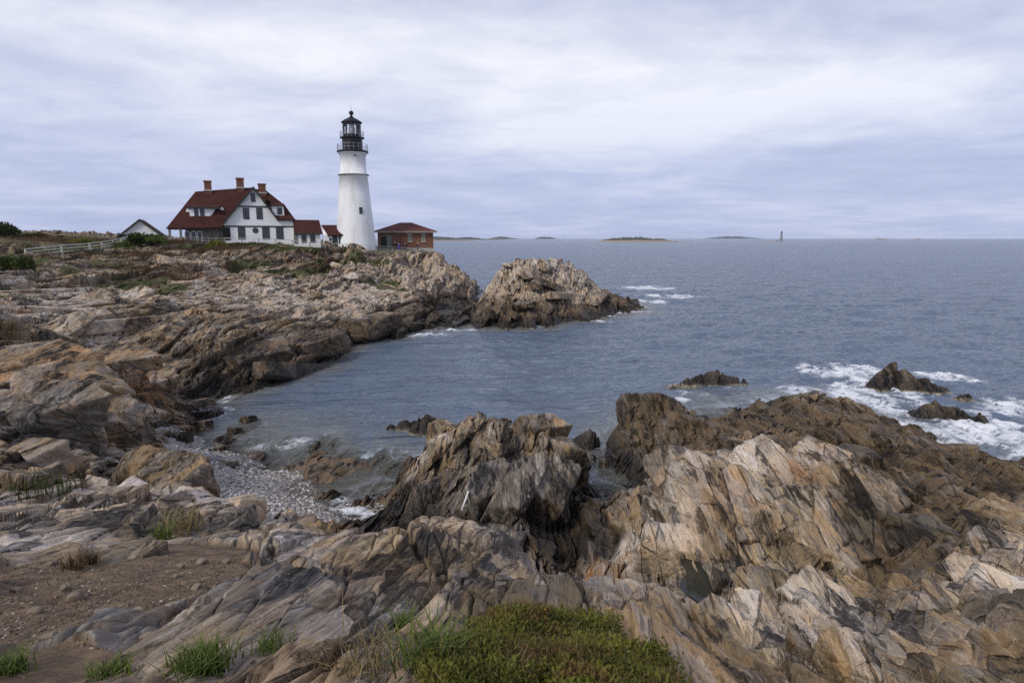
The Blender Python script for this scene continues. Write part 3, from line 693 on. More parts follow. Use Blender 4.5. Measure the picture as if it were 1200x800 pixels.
# ------------------------------------------------------------------ mesh builder
class MB:
    def __init__(s): s.v = []; s.f = []
    def face(s, *pts):
        k = len(s.v); s.v += [tuple(p) for p in pts]; s.f.append(tuple(range(k, k + len(pts)))); return s
    def box(s, a, b):
        (x0, y0, z0), (x1, y1, z1) = a, b
        k = len(s.v)
        s.v += [(x0,y0,z0),(x1,y0,z0),(x1,y1,z0),(x0,y1,z0),(x0,y0,z1),(x1,y0,z1),(x1,y1,z1),(x0,y1,z1)]
        s.f += [tuple(k + i for i in q) for q in ((0,3,2,1),(4,5,6,7),(0,1,5,4),(1,2,6,5),(2,3,7,6),(3,0,4,7))]
        return s
    def prism(s, poly, d):
        """closed outline (points) pushed along d"""
        k = len(s.v); n = len(poly); d = Vector(d)
        s.v += [tuple(p) for p in poly] + [tuple(Vector(p) + d) for p in poly]
        s.f += [tuple(range(k, k + n)), tuple(range(k + 2 * n - 1, k + n - 1, -1))]
        s.f += [(k + i, k + n + i, k + n + (i + 1) % n, k + (i + 1) % n) for i in range(n)]
        return s
    def tube(s, p, q, r0, r1=None, n=8, cap=True):
        p, q = Vector(p), Vector(q); r1 = r0 if r1 is None else r1
        a = (q - p).normalized(); b = a.orthogonal().normalized(); c = a.cross(b); k = len(s.v)
        for o, r in ((p, r0), (q, r1)):
            for i in range(n):
                t = 2 * math.pi * i / n; s.v.append(tuple(o + b * math.cos(t) * r + c * math.sin(t) * r))
        s.f += [(k + i, k + (i + 1) % n, k + n + (i + 1) % n, k + n + i) for i in range(n)]
        if cap: s.f += [tuple(k + n - 1 - i for i in range(n)), tuple(k + n + i for i in range(n))]
        return s
    def lathe(s, prof, n=32, o=(0, 0, 0), a0=0., a1=2 * math.pi):
        k = len(s.v); full = abs(a1 - a0 - 2 * math.pi) < 1e-6; m = n if full else n + 1
        for r, z in prof:
            for i in range(m):
                t = a0 + (a1 - a0) * i / n; s.v.append((o[0] + r * math.cos(t), o[1] + r * math.sin(t), o[2] + z))
        for j in range(len(prof) - 1):
            for i in range(n):
                i2 = (i + 1) % m
                s.f.append((k + j*m + i, k + j*m + i2, k + (j+1)*m + i2, k + (j+1)*m + i))
        return s
    def build(s, name, mat, parent=None, smooth=False, bevel=0.):
        me = bpy.data.meshes.new(name); me.from_pydata([tuple(map(float, q)) for q in s.v], [], s.f)
        bm = bmesh.new(); bm.from_mesh(me)
        bmesh.ops.remove_doubles(bm, verts=bm.verts, dist=1e-5)
        bmesh.ops.recalc_face_normals(bm, faces=bm.faces)
        if bevel: bmesh.ops.bevel(bm, geom=bm.edges[:], offset=bevel, segments=1, affect='EDGES')
        bm.to_mesh(me); bm.free()
        if smooth:
            for p in me.polygons: p.use_smooth = True
        return link(name, me, mat, parent)
def empty(name, loc=(0, 0, 0), rz=0., label=None, cat=None, group=None):
    o = bpy.data.objects.new(name, None); COL.objects.link(o); o.location = loc; o.rotation_euler = (0, 0, rz)
    o.empty_display_size = .3
    return tag(o, label, cat, group)
class Face:
    """a building frontage: an origin, the bearing it is seen on, and sightings turned into its own metres"""
    def __init__(s, px, py, Y, turn=0.):
        s.o = aty(px, py, Y); s.a = -math.atan2(s.o.x, s.o.y) + R(turn)
        s.X = Vector((math.cos(s.a), math.sin(s.a), 0)); s.N = Vector((-math.sin(s.a), math.cos(s.a), 0))
    def __call__(s, px, py, d=0.):
        u, dy, dz = slope(px, py); ray = Vector((u, dy, dz)); e = Vector((0, 0, EYE))
        k = ((s.o + s.N * d) - e).dot(s.N) / ray.dot(s.N)
        q = e + ray * k - s.o
        return Vector((q.dot(s.X), q.dot(s.N), q.z))
    def rect(s, x0, y0, x1, y1, d=0.):
        a = s(x0, y1, d); b = s(x1, y0, d); return a, b
# building materials
def shingle(name, col):
    n = NT(name); P = n.obj()
    f = n.noise(P, .7, 5, .6); g = n.noise(n.mapping(P, scale=(3, 3, 9)), 1.6, 5, .7)
    br = n.n('ShaderNodeTexWave', wave_type='BANDS', bands_direction='Z'); n.l(P, br.inputs[0]); br.inputs['Scale'].default_value = 1.1; br.inputs['Distortion'].default_value = .6
    c = n.mix(n.mr(f, .3, .7), tuple(q * .78 for q in col), tuple(q * 1.15 for q in col))
    c = n.mix(n.math('MULTIPLY', n.mr(g, .45, .7), .5), c, tuple(q * .55 for q in col))
    return n.out(n.bsdf(c, .85, n.bump(br.outputs[1], .04, .8), .15))
def boards(name, col, dirt=(.42, .40, .36)):
    n = NT(name); P = n.obj()
    w = n.n('ShaderNodeTexWave', wave_type='BANDS', bands_direction='Z'); n.l(P, w.inputs[0]); w.inputs['Scale'].default_value = 1.3
    f = n.noise(n.mapping(P, scale=(1, 1, .35)), .9, 6, .65)
    c = n.mix(n.math('MULTIPLY', n.mr(f, .5, .78), .4), col, dirt)
    return n.out(n.bsdf(c, .6, n.bump(w.outputs[1], .02, .6), .3))
def brickwork(name):
    n = NT(name); P = n.obj()
    cmb = n.n('ShaderNodeCombineXYZ'); sp = n.n('ShaderNodeSeparateXYZ'); n.l(P, sp.inputs[0])
    n.l(n.math('ADD', sp.outputs[0], sp.outputs[1]), cmb.inputs[0]); n.l(sp.outputs[2], cmb.inputs[1])
    b = n.n('ShaderNodeTexBrick'); n.l(cmb.outputs[0], b.inputs[0]); b.inputs['Scale'].default_value = 3.2
    b.inputs['Color1'].default_value = (.20, .088, .054, 1); b.inputs['Color2'].default_value = (.15, .062, .040, 1); b.inputs['Mortar'].default_value = (.27, .20, .165, 1); b.inputs['Mortar Size'].default_value = .012
    c = n.mix(n.math('MULTIPLY', n.mr(n.noise(P, .8, 5, .6), .4, .7), .45), b.outputs[0], (.12, .05, .035))
    return n.out(n.bsdf(c, .85, n.bump(b.outputs[1], .02, .5), .15))
M['red_roof'] = shingle('red_shingles', (.062, .021, .016))
M['white_board'] = boards('white_clapboard', (.80, .81, .82))
M['white_brick'] = (lambda n: n.out(n.bsdf(n.mix(n.math('MULTIPLY', n.mr(n.noise(n.mapping(n.obj(), scale=(1, 1, .25)), .55, 7, .68), .46, .72), .55), (.82, .83, .84), (.50, .475, .43)), .65, n.bump(n.noise(n.mapping(n.obj(), scale=(1, 1, 3)), 2.2, 5, .6), .05, .7), .3)))(NT('whitewashed_brick'))
M['brick'] = brickwork('red_brick')
M['chimney'] = brickwork('chimney_brick')
M['dark_trim'] = simple('dark_green_trim', (.028, .035, .030), .6)
M['black_iron'] = simple('black_iron', (.012, .012, .013), .45, .3)
M['white_paint'] = simple('white_paint', (.80, .80, .79), .55, .06)
M['pale_wood'] = simple('weathered_rail', (.50, .51, .44), .8, .25, 4)
M['grey_wood'] = simple('grey_wood', (.26, .235, .20), .85, .3, 4)
M['grey_stone'] = simple('grey_stone', (.20, .19, .175), .9, .35, 3, .04, 6)
M['steel'] = simple('galvanised_rail', (.33, .34, .35), .45, .1, metal=.6)
M['concrete'] = simple('concrete', (.40, .375, .34), .9, .2, 2, .02, 12)
M['green_shutter'] = simple('green_shutter', (.16, .185, .155), .7)
M['door_dark'] = simple('dark_doorway', (.02, .02, .02), .8)
def glass_pane():
    n = NT('window_glass'); return n.out(n.bsdf((.03, .036, .042), .08, None, .6))
M['glass'] = glass_pane()
def clear_glass():
    n = NT('lantern_glass')
    a = n.n('ShaderNodeBsdfGlossy'); a.inputs['Roughness'].default_value = .03; a.inputs[0].default_value = (.9, .92, .95, 1)
    b = n.n('ShaderNodeBsdfTransparent'); b.inputs[0].default_value = (.97, .98, .99, 1)
    f = n.n('ShaderNodeFresnel'); f.inputs[0].default_value = 1.5
    m = n.n('ShaderNodeMixShader'); n.l(f.outputs[0], m.inputs[0]); n.l(b.outputs[0], m.inputs[1]); n.l(a.outputs[0], m.inputs[2])
    return n.out(m.outputs[0])
M['clear'] = clear_glass()

def window(F_, root, x0, y0, x1, y1, d=0., frame='dark_trim', pane='glass', bars=(1, 1), label=None, t=.09):
    """frame standing proud of the wall, with sash bars and a pane set back in it"""
    a, b = F_.rect(x0, y0, x1, y1, d)
    m = MB(); xa, xb, za, zb_ = a.x, b.x, a.z, b.z
    m.box((xa, d - .06, za), (xa + t, d + .12, zb_)); m.box((xb - t, d - .06, za), (xb, d + .12, zb_))
    m.box((xa + t, d - .057, za), (xb - t, d + .12, za + t)); m.box((xa + t, d - .057, zb_ - t), (xb - t, d + .12, zb_))
    for i in range(bars[0]):
        xx = xa + (xb - xa) * (i + 1) / (bars[0] + 1); m.box((xx - .02, d - .04, za + t), (xx + .02, d + .02, zb_ - t))
    for i in range(bars[1]):
        zz = za + (zb_ - za) * (i + 1) / (bars[1] + 1); m.box((xa + t, d - .035, zz - .025), (xb - t, d + .02, zz + .025))
    w_ = m.build('window', M[frame], root)
    MB().box((xa + t * .6, d - .015, za + t * .6), (xb - t * .6, d + .05, zb_ - t * .6)).build('pane', M[pane], w_)
    return w_
# ------------------------------------------------------------------ the keepers' house
def sheet(m, pts, th=.16):
    """a roof plane with thickness"""
    nrm = (Vector(pts[1]) - Vector(pts[0])).cross(Vector(pts[2]) - Vector(pts[0])).normalized()
    if nrm.z < 0: nrm = -nrm
    m.prism([Vector(p) for p in pts], -nrm * th)
def house():
    f = Face(285, 288, 117, 3)
    h = empty('keepers_house', f.o, f.a, "large white keepers' house with steep dark red roof and three brick chimneys", 'house')
    gz = f(300, 293)[2] - 1.0
    # walls
    m = MB()
    A = [f(262, 262), f(296.8, 221.5), f(325, 257), f(344.5, 258.5)]
    x0, x1 = A[0].x, A[3].x
    m.prism([(x0, 0, gz), (x1, 0, gz), (x1, 0, A[3].z), (A[2].x, 0, A[2].z), (A[1].x, 0, A[1].z), (x0, 0, A[0].z)], (0, 9.5, 0))
    m.build('wall', M['white_board'], h)
    xl = f(200, 270).x; ez = f(230, 267, 0).z
    m = MB(); m.box((xl + 2.2, 1.2, gz), (x0 - .01, 9, ez + .4)); m.build('stone_wall', M['grey_stone'], h)
    # roofs
    r = MB()
    eL, eR = f(194.5, 267.6, -1.2), f(259, 266.5, -1.2)
    rL, rR = f(229, 224.5, 4.6), f(297.5, 219.5, 4.6)
    gl = f(258, 263.2, -.5); pk = f(297, 218.6, -.5)
    bk = 10.6
    sheet(r, [eL, eR, rR, rL]); 
    sheet(r, [(eL.x, eL.y, eL.z), (rL.x, rL.y, rL.z), (eL.x, bk, eL.z)])
    sheet(r, [rL, rR, (rR.x, bk, eL.z), (eL.x, bk, eL.z)])
    # cross gable
    g1 = f(256.5, 266.2, -.6); g2 = f(326.5, 257.8, -.6)
    sheet(r, [g1, pk, (pk.x, 4.7, pk.z), (g1.x, 4.7, g1.z)], .2)
    sheet(r, [pk, g2, (g2.x, 4.7, g2.z), (pk.x, 4.7, pk.z)], .2)
    # right-hand wing of the roof, with its bell-cast end
    q1 = f(311.5, 223, 4.6); q2 = f(333.5, 240.2, 3.2); q3 = f(346.3, 257.6, -.5); q0 = (g2.x - .2, -.5, q3.z)
    sheet(r, [q0, q3, q2, (g2.x - .2, 3.2, q2.z)]); sheet(r, [(g2.x - .2, 3.2, q2.z), q2, q1, (pk.x, 4.6, pk.z)])
    sheet(r, [q3, (q3.x, bk, q3.z), (q2.x, 7, q2.z), q2]); sheet(r, [q2, (q2.x, 7, q2.z), q1])
    sheet(r, [(pk.x, 4.6, pk.z), q1, (q2.x, 7, q2.z), (q3.x, bk, q3.z), (pk.x, bk, q3.z)])
    roof = r.build('roof', M['red_roof'], h)
    # verges and bands
    t = MB()
    for a, b in ((g1, pk), (pk, g2)):
        a, b = Vector(a), Vector(b); dd = Vector((0, -.10, 0))
        t.prism([a + dd + Vector((0, 0, .06)), b + dd + Vector((0, 0, .06)), b + dd + Vector((0, 0, -.42)), a + dd + Vector((0, 0, -.42))], (0, .09, 0))
    t.build('verge_board', M['dark_trim'], h)
    t = MB()
    a, b = f.rect(262, 264.8, 344.4, 265.9); t.box((a.x, -.07, a.z), (b.x, .05, b.z))
    a, b = f.rect(279.5, 241.6, 315, 242.6); t.box((a.x, -.07, a.z), (b.x, .05, b.z))
    t.build('belt_board', M['dark_trim'], h)
    a, b = f.rect(325, 256.8, 346.4, 258.6, -.5); MB().box((a.x, -.45, a.z), (b.x, .02, b.z)).build('eaves_board', M['dark_trim'], h)
    for (c, y0, y1) in ((243.5, 212, 225), (281.3, 208.8, 222), (307, 215.5, 228)):
        p = f(c - 3.8, y1, 4.6); q = f(c + 3.8, y0, 4.6); wd = q.x - p.x
        m = MB(); m.box((p.x, 4.6 - wd * .5, p.z - 1.2), (q.x, 4.6 + wd * .5, q.z - .25)); m.box((p.x - .09, 4.5 - wd * .5, q.z - .25), (q.x + .09, 4.7 + wd * .5, q.z))
        ch = m.build('chimney', M['chimney'], roof)
        MB().box((p.x - .12, 4.48 - wd * .5, p.z + .15), (q.x + .12, 4.72 + wd * .5, p.z + .42)).build('flashing', M['concrete'], ch)
    # windows
    window(f, h, 294.2, 226.3, 298.8, 236.6, bars=(0, 1))
    window(f, h, 285.2, 243.6, 291.6, 257.0); window(f, h, 300.8, 243.6, 307.2, 257.0)
    window(f, h, 279.4, 266.2, 287.0, 280.6, bars=(1, 1)); window(f, h, 307.8, 266.2, 315.6, 280.6); window(f, h, 324.0, 266.2, 331.8, 280.6)
    c = f(299.3, 270, 0); m = MB(); m.lathe([(.50, -.06), (.50, .1), (.36, .1), (.36, -.06), (.50, -.06)], 20)
    m.v = [(c.x + x, z, c.z + y) for x, y, z in m.v]; ow = m.build('round_window', M['dark_trim'], h)
    m = MB(); m.tube((c.x, -.04, c.z), (c.x, .03, c.z), .42, n=20); m.build('pane', M['glass'], ow)
    a, b = f.rect(262.8, 266.4, 269.5, 281.5); MB().box((a.x, -.05, a.z), (b.x, .06, b.z)).build('door', M['door_dark'], h)
    # shed dormer in the long roof
    def roofy(y_px): return -1.2 + (267 - y_px) / (267 - 222) * 5.8
    d0 = roofy(254.5)
    a, b = f.rect(222.6, 243.2, 245.2, 254.8, d0)
    m = MB(); m.prism([(a.x, d0, a.z), (b.x, d0, a.z), (b.x, d0, b.z), (a.x, d0, b.z)], (0, 2.2, 0)); dm = m.build('dormer', M['white_board'], roof)
    e = f(253.5, 243.2, d0)
    m = MB(); m.prism([(b.x, d0 + .02, a.z), (e.x, d0 + .3, b.z), (b.x, d0 + .02, b.z)], (0, 1.6, 0)); m.build('cheek', M['white_board'], roof)
    m = MB(); sheet(m, [(a.x - .3, d0 - .35, b.z + .02), (e.x + .6, d0 - .35, b.z + .02), (e.x + .6, d0 + 2.9, b.z + 1.05), (a.x - .3, d0 + 2.9, b.z + 1.05)], .2); m.build('dormer_roof', M['red_roof'], roof)
    m = MB(); m.box((a.x - .3, d0 - .38, b.z - .22), (e.x + .6, d0 - .352, b.z + .03)); m.build('dormer_fascia', M['dark_trim'], roof)
    window(f, roof, 228, 243.4, 231.8, 254, d0 - .02); window(f, roof, 234.8, 243.4, 239, 254, d0 - .02)
    for (x_0, x_1, y_0, y_1) in ((217.6, 222, 243.6, 248.3), (257.6, 262.4, 242.2, 246.4)):
        dd = roofy(y_1); a, b = f.rect(x_0, y_0, x_1, y_1, dd)
        m = MB(); m.prism([(a.x, dd - .2, a.z), (b.x, dd - .2, a.z), (b.x - .25, dd - .2, b.z), (a.x + .25, dd - .2, b.z)], (0, 1.3, 0)); m.build('roof_vent', M['white_paint'], roof)
        m = MB(); m.box((a.x + .08, dd - .3, b.z), (b.x - .08, dd + 1., b.z + .1)); m.build('vent_cap', M['dark_trim'], roof)
    # right dormer
    d1 = .35
    a, b = f.rect(319.2, 241.2, 332.4, 252.4, d1); MB().box((a.x, d1, a.z), (b.x, d1 + 3, b.z)).build('dormer', M['white_board'], roof)
    m = MB(); sheet(m, [(a.x - .2, d1 - .3, b.z + .05), (b.x + .3, d1 - .3, b.z + .05), (b.x + .3, d1 + 3.2, b.z + .6), (a.x - .2, d1 + 3.2, b.z + .6)], .15); m.build('dormer_roof', M['red_roof'], roof)
    window(f, roof, 325, 243.4, 330.4, 251.2, d1, bars=(1, 0))
    # arched porch windows and posts
    for x_0, x_1 in ((217, 222.7), (224, 230), (231.4, 237)):
        a, b = f.rect(x_0, 270.4, x_1, 283, 1.2); w_ = b.x - a.x; r_ = w_ / 2; cx_ = a.x + r_; cz_ = b.z - r_
        out = [(a.x, a.z), (a.x, cz_)] + [(cx_ - r_ * math.cos(t_), cz_ + r_ * math.sin(t_)) for t_ in np.linspace(.2, math.pi - .2, 9)] + [(b.x, cz_), (b.x, a.z)]
        inn = [(cx_ + (q - cx_) * .68, a.z + .1 + (z_ - a.z) * .86) for q, z_ in out]
        m = MB()
        for i in range(len(out) - 1):
            m.prism([(out[i][0], 1.1, out[i][1]), (out[i+1][0], 1.1, out[i+1][1]), (inn[i+1][0], 1.1, inn[i+1][1]), (inn[i][0], 1.1, inn[i][1])], (0, .14, 0))
        aw = m.build('arched_window', M['white_paint'], h)
        m = MB(); m.prism([(x_, 1.16, z_) for x_, z_ in inn], (0, .05, 0)); m.build('pane', M['glass'], aw)
    for px in (198.5, 211.5):
        a = f(px, 268, -.8); MB().box((a.x - .2, -1.0, gz), (a.x + .2, -.6, a.z)).build('porch_post', M['grey_stone'], h)
house()
def shed():
    f = Face(166, 280, 121, -6)
    h = empty('garage', f.o, f.a, 'small white gabled garage behind bushes beside the big house', 'garage')
    pk = f(163.5, 257.6); a = f(141.5, 274.6); b = f(188.5, 274.6); L = 7.
    m = MB(); m.prism([(a.x, 0, a.z - 3.2), (b.x, 0, a.z - 3.2), (b.x, 0, a.z), (pk.x, 0, pk.z), (a.x, 0, a.z)], (0, L, 0)); m.build('wall', M['white_board'], h)
    r = MB(); e = .75
    al = Vector((a.x - e, -.35, a.z - e * .72)); bl = Vector((b.x + e, -.35, a.z - e * .72)); p = Vector((pk.x, -.35, pk.z + .12)); d = Vector((0, L + .6, 0))
    sheet(r, [al, p, p + d, al + d]); sheet(r, [p, bl, bl + d, p + d]); r.build('roof', M['red_roof'], h)
    t = MB()
    for q, s_ in ((al, p), (p, bl)): t.prism([q + Vector((0, -.09, .05)), s_ + Vector((0, -.09, .05)), s_ + Vector((0, -.09, -.3)), q + Vector((0, -.09, -.3))], (0, .08, 0))
    t.build('verge_board', M['dark_trim'], h)
    MB().box((a.x, -.06, a.z - .5), (b.x, .05, a.z - .06)).build('belt_board', M['dark_trim'], h)
    a2, b2 = f.rect(158, 276.5, 171, 284); MB().box((a2.x, -.05, a2.z - 1), (b2.x, .05, b2.z)).build('door', M['green_shutter'], h)
shed()
def wings():
    f = Face(360, 289, 118.5, 2)
    h = empty('connecting_wing', f.o, f.a, "low white wing with red roof joined to the big house's right end", 'building')
    gz = f(360, 293).z - .8
    a, b = f(344.6, 272.8), f(376.6, 272.8); rt = f(345, 257.6, 3.2); rt2 = f(371.6, 257.6, 3.2)
    m = MB(); m.prism([(a.x, 0, gz), (a.x, 0, a.z), (a.x, 3.2, rt.z - .1), (a.x, 6.4, a.z), (a.x, 6.4, gz)], (b.x - a.x - .2, 0, 0)); m.build('wall', M['white_board'], h)
    r = MB(); el = f(344.4, 273.2, -.5); er = f(378, 273.4, -.5)
    sheet(r, [el, er, (er.x - .3, 3.2, rt.z), (el.x, 3.2, rt.z)]); sheet(r, [(el.x, 3.2, rt.z), (er.x - .3, 3.2, rt.z), (er.x, 6.9, el.z), (el.x, 6.9, el.z)]); r.build('roof', M['red_roof'], h)
    MB().box((el.x, -.5, el.z - .22), (er.x, -.42, el.z + .02)).build('eaves_board', M['dark_trim'], h)
    window(f, h, 353.6, 273.8, 358.9, 284.6); window(f, h, 363.8, 273.8, 369.2, 284.6)
    q, w_ = f.rect(344.6, 273.8, 348.8, 286); MB().box((q.x, -.05, q.z), (w_.x, .05, w_.z)).build('door', M['green_shutter'], h)
    f = Face(396, 291, 119, 2)
    h = empty('oil_house', f.o, f.a, 'small white outbuilding with red roof against the lighthouse foot', 'building')
    gz = f(396, 296).z - .8
    a, b = f(378.5, 275), f(408, 275); rt = f(381, 263.8, 2.8); rt2 = f(400, 263.8, 2.8)
    m = MB(); m.prism([(a.x, 0, gz), (a.x, 0, a.z), (a.x, 2.8, rt.z - .1), (a.x, 5.6, a.z), (a.x, 5.6, gz)], (b.x - a.x, 0, 0)); m.build('wall', M['white_board'], h)
    r = MB(); el = f(383.6, 275.4, -.5); er = f(412.8, 275.2, -.5); r1 = f(375.8, 263.6, 2.8); r2 = f(399.8, 263.6, 2.8)
    sheet(r, [el, er, r2, r1]); sheet(r, [r1, r2, (er.x, 6.1, er.z), (el.x, 6.1, el.z)]); sheet(r, [er, (er.x, 6.1, er.z), r2]); r.build('roof', M['red_roof'], h)
    MB().prism([Vector(el) + Vector((0, -.06, .04)), Vector(r1) + Vector((0, -.06, .04)), Vector(r1) + Vector((0, -.06, -.3)), Vector(el) + Vector((0, -.06, -.3))], (0, .09, 0)).build('verge_board', M['white_paint'], h)
    q, w_ = f.rect(390, 276, 395.4, 291.2); d_ = MB().box((q.x, -.06, q.z), (w_.x, .05, w_.z)).build('door', M['dark_trim'], h)
    MB().box((w_.x - .25, -.11, q.z + 1.0), (w_.x - .15, -.062, q.z + 1.12)).build('handle', M['steel'], d_)
    window(f, h, 397, 276, 401.8, 285.6)
    c = f(387, 280.2); MB().box((c.x - .16, -.24, c.z - .28), (c.x + .16, -.005, c.z + .2)).build('wall_lamp', M['black_iron'], h)
wings()
# ------------------------------------------------------------------ the lighthouse
def lighthouse():
    Yd = 122.; base = aty(417.6, 293.2, Yd); base.z = 8.55
    h = empty('lighthouse', base, 0., 'tall white conical lighthouse with black lantern gallery on the point', 'lighthouse')
    def zz(py): return aty(414, py, Yd).z - base.z
    k = Yd / 760. * 1.005
    zt, zb_, zg = zz(205), -.6, zz(179.5)
    r0, r1, r2 = 23.4 * k, 15.5 * k, 14.0 * k
    m = MB(); m.lathe([(r0 + .12, zb_), (r0, 0.), (r0 + (r1 - r0) * .28, zt * .25), (r0 + (r1 - r0) * .53, zt * .5), (r0 + (r1 - r0) * .77, zt * .75), (r1, zt - .15), (r1 + .18, zt - .1), (r1 + .18, zt + .16), (r2 + .1, zt + .2), (r2, zg - .55), (r2 + .12, zg - .5), (r2 + .12, zg - .2), (r2 + .35, zg - .15), (r2 + .35, zg)], 56)
    m.build('tower', M['white_brick'], h, True)
    m = MB(); m.lathe([(r1 + .185, zt - .12), (r1 + .30, zt - .1), (r1 + .30, zt + .02), (r1 + .185, zt + .04)], 56); m.build('string_course', M['grey_stone'], h)
    # windows of the tower
    for a, z0, z1, w_ in ((R(-90 + 33), zz(251), zz(243.6), .28), (R(-90 + 24), zz(184.6), zz(181.8), .2)):
        rr_ = r0 + (r1 - r0) * (z0 / zt) if z0 < zt else r2
        u = Vector((math.cos(a), math.sin(a), 0)); s_ = Vector((-u.y, u.x, 0)); c = u * (rr_ - .05)
        m = MB()
        def bx(x0, x1, y0, y1, q0, q1): 
            P_ = [c + s_ * x + u * y + Vector((0, 0, z)) for z in (q0, q1) for x, y in ((x0, y0), (x1, y0), (x1, y1), (x0, y1))]
            kk = len(m.v); m.v += [tuple(p) for p in P_]; m.f += [tuple(kk + i for i in q) for q in ((0,3,2,1),(4,5,6,7),(0,1,5,4),(1,2,6,5),(2,3,7,6),(3,0,4,7))]
        t = .09
        bx(-w_, -w_ + t, -.3, .14, z0, z1); bx(w_ - t, w_, -.3, .14, z0, z1); bx(-w_ + t, w_ - t, -.3, .137, z0, z0 + t); bx(-w_ + t, w_ - t, -.3, .137, z1 - t, z1)
        wn = m.build('window', M['dark_trim'], h)
        m = MB(); bx(-w_ + t * .5, w_ - t * .5, -.2, .08, z0 + t * .5, z1 - t * .5); m.build('pane', M['glass'], wn)
    # gallery, watch room, upper gallery
    R1 = 17.4 * k; z1 = zz(177.3)
    m = MB(); m.lathe([(r2 + .1, zg), (R1, zg + .08), (R1, z1), (.2, z1)], 40); m.build('gallery_deck', M['black_iron'], h)
    RW_ = 11.2 * k; z2 = zz(163); m = MB(); m.lathe([(RW_, z1 + .003), (RW_, z2)], 24); m.build('watch_room', M['black_iron'], h)
    R2 = 13.6 * k; z3 = zz(161.4); m = MB(); m.lathe([(RW_, z2 + .002), (R2, z2 + .1), (R2, z3), (.2, z3)], 36); m.build('lantern_deck', M['black_iron'], h)
    def railing(rad, z, ht, n, th):
        m = MB()
        for i in range(n):
            a = 2 * math.pi * i / n; p = Vector((math.cos(a) * rad, math.sin(a) * rad, z)); m.tube(p, p + Vector((0, 0, ht)), th, n=5)
        for q in (.5, 1.):
            for i in range(n):
                a, b = 2 * math.pi * i / n, 2 * math.pi * (i + 1) / n
                m.tube((math.cos(a) * rad, math.sin(a) * rad, z + ht * q), (math.cos(b) * rad, math.sin(b) * rad, z + ht * q), th * .8, n=5, cap=False)
        m.build('railing', M['steel'], h)
    railing(R1 - .1, z1, 1.15, 20, .035); railing(R2 - .08, z3, 1.0, 18, .03)
    # lantern
    RL = 10.0 * k; z4 = zz(144.2); m = MB()
    m.lathe([(RL, z3 + .003), (RL + .04, z3 + .1), (RL + .04, z3 + .45), (RL, z3 + .5)], 16)
    for i in range(16):
        a = 2 * math.pi * i / 16; p = Vector((math.cos(a) * RL, math.sin(a) * RL, z3)); m.tube(p, p + Vector((0, 0, z4 - z3)), .032, n=5)
    for q in (.42, .72, .98):
        for i in range(16):
            a, b = 2 * math.pi * i / 16, 2 * math.pi * (i + 1) / 16; z_ = z3 + (z4 - z3) * q
            m.tube((math.cos(a) * RL, math.sin(a) * RL, z_), (math.cos(b) * RL, math.sin(b) * RL, z_), .028, n=5, cap=False)
    lan = m.build('lantern', M['black_iron'], h)
    m = MB(); m.lathe([(RL - .06, z3 + .5), (RL - .06, z4)], 16); m.build('glazing', M['clear'], lan)
    m = MB(); m.lathe([(.35, z3), (.35, z3 + .7), (.5, z3 + .85), (.6, z3 + 1.4), (.5, z3 + 2.0), (.25, z3 + 2.3), (0.01, z3 + 2.3)], 20); m.build('lens', M['white_paint'], lan, True)
    m = MB(); m.lathe([(RL - .1, z3 + .5), (RL - .1, z4 - .05)], 6, a0=R(-48), a1=R(2)); m.build('blank_panel', M['black_iron'], lan)
    R3 = 11.6 * k; z5 = zz(137)
    m = MB(); m.lathe([(R3 - .2, z4 - .05), (R3, z4 - .02), (R3, z4 + .12), (R3 * .62, z4 + (z5 - z4) * .55), (R3 * .22, z5 - .1), (.22, z5 + .1), (.22, z5 + .35), (.38, z5 + .45), (.44, z5 + .7), (.30, z5 + .95), (.08, z5 + 1.05), (.01, z5 + 1.1)], 24)
    rf = m.build('lantern_roof', M['black_iron'], h, False)
    MB().tube((0, 0, z5 + 1.0), (0, 0, zz(121.5)), .03, .015, 6).build('lightning_rod', M['black_iron'], rf)
lighthouse()
